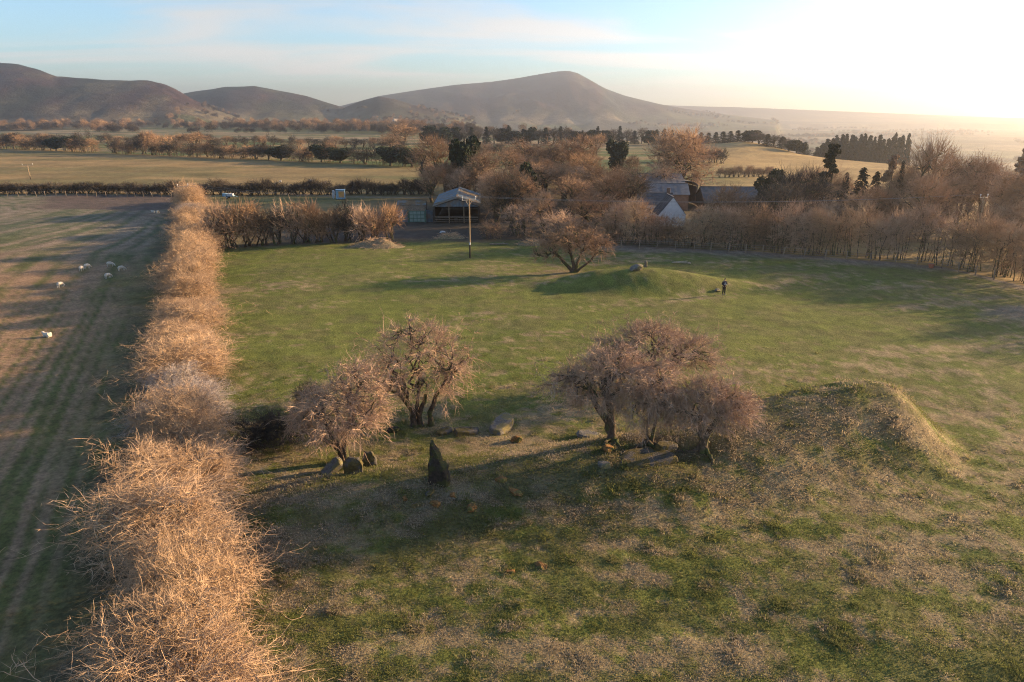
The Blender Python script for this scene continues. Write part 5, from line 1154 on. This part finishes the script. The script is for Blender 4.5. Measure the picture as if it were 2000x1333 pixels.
def round_barn():
    g = on(1338, 147); top = zat(354, 147)-g.z; o = empty('round_roofed_barn', g, .1); tag(o, 'dark open barn with curved roof between the grey roofs', 'barn'); w, dp, ev = 2.5, 9, top-1.1
    n = 14; 
    for k in range(3):
        y0, y1 = k*3.0, k*3.0+2.98; V = []
        for j, y in enumerate((y0, y1)):
            for i in range(n+1): a = math.pi*(1-i/n); V += [(w*math.cos(a)*1.04, y, ev+1.1*math.sin(a)), (w*math.cos(a), y, ev+1.04*math.sin(a))]
        m = 2*(n+1); Q = []
        for i in range(n): Q += [(2*i, 2*i+2, m+2*i+2, m+2*i), (2*i+1, m+2*i+1, m+2*i+3, 2*i+3), (2*i, 2*i+1, 2*i+3, 2*i+2), (m+2*i, m+2*i+2, m+2*i+3, m+2*i+1)]
        obj('roof_sheet', mesh_from('arch', V, None, np.array(Q), True), 'roof_grey', o)
        for s_ in (-1, 1): MB().box((s_*(w-.1), y0+.1, ev/2), (.16, .16, ev)).build('post', 'dark_timber', o)
    MB().box((0, dp-.1, ev/2), (2*w-.3, .1, ev)).build('back_wall', 'brick_brown', o)
    for s_ in (-1, 1): MB().box((s_*(w-.22), dp/2, ev/2), (.08, dp-.4, ev-.1)).build('side_wall', 'brick_brown', o)
round_barn()
for i, (px, Y, lab) in enumerate([(1365, 2000, 'tiny white house right of centre below the far ridge'), (1284, 2100, 'tiny pale house under the right flank of the big hill'), (772, 1700, 'tiny white house below the small knoll'), (52, 1150, 'tiny white house among trees at far left'), (136, 1250, 'second tiny white house at far left')]):
    g = on(px, Y); gabled('far_house', lab, g, 12, 7, 4.5, 7.5, .4*i, 'whitewash', 'slate', windows=((-4, 2.5), (4, 2.5)), door=0, cat='house')

# ---------------------------------------------------------------- things in the farm yard
o = empty('farm_trailer', on(447, 158), .05); tag(o, 'pale blue farm trailer with white boxes below the dark cross hedge', 'trailer')
o.scale = (.8, .8, .8); MB().box((0, 0, .75), (3.2, 1.6, .18), bevel=.02).build('bed', 'trailer_blue', o); MB().box((-1.0, 0, 1.15), (1.1, 1.3, .65), bevel=.03).build('blue_box', 'trailer_blue', o)
for x in (.1, 1.0): MB().box((x, 0, 1.12), (.8, 1.2, .6), bevel=.03).build('white_box', 'white_paint', o)
MB().bar((1.5, 0, .7), (2.5, 0, .5), .06).build('drawbar', 'trailer_blue', o)
for s_ in (-1, 1):
    w_ = MB().bar((-.2, s_*.82, .35), (-.2, s_*.98, .35), .35, .35, 18).build('wheel', 'tyre', o); MB().bar((-.2, s_*.97, .35), (-.2, s_*1.0, .35), .18, .18, 14).build('hub', 'white_paint', w_)
o = empty('field_shelter', on(666, 156), .1); tag(o, 'small blue cabin with orange front panel behind the thorn row', 'cabin')
MB().box((0, 0, 1.1), (1.9, 1.5, 2.0), bevel=.03).build('body', 'trailer_blue', o); MB().box((.25, -.77, 1.15), (1.2, .05, 1.3)).build('front_panel', 'orange_panel', o); MB().box((0, 0, 2.14), (2.1, 1.7, .08), bevel=.02).build('roof', 'trailer_blue', o)
o = obj('wrapped_bundle', rock_mesh(77, (.45, .4, 1.1), .3, .1), 'white_paint', loc=on(652, 157)+Vector((0, 0, .9))); tag(o, 'upright white wrapped bundle left of the blue cabin', 'bundle')
o = obj('white_sack', rock_mesh(78, (.55, .4, .25), .4, .15), 'white_paint', loc=at(864, 455)+Vector((0, 0, .1))); tag(o, 'white sack lying on the muddy ground in front of the open barn', 'sack')

# ---------------------------------------------------------------- the air
def build_haze():
    m = bpy.data.materials.new('haze_air'); m.use_nodes = True; nt = m.node_tree; nt.nodes.clear()
    out = nt.nodes.new('ShaderNodeOutputMaterial'); v = nt.nodes.new('ShaderNodeVolumePrincipled')
    v.inputs['Color'].default_value = (.95, .93, .92, 1); v.inputs['Density'].default_value = HAZE_DENSITY; v.inputs['Anisotropy'].default_value = HAZE_G
    nt.links.new(v.outputs[0], out.inputs['Volume'])
    mb = MB(); mb.box((0, 0, 65), (14400, 14400, 390)); me = mb.mesh('haze'); me.materials.append(m)
    o = bpy.data.objects.new('haze', me); COL.objects.link(o); o['kind'] = 'stuff'; o['label'] = 'pale low winter haze over fields and valley'; o['category'] = 'haze'
build_haze()
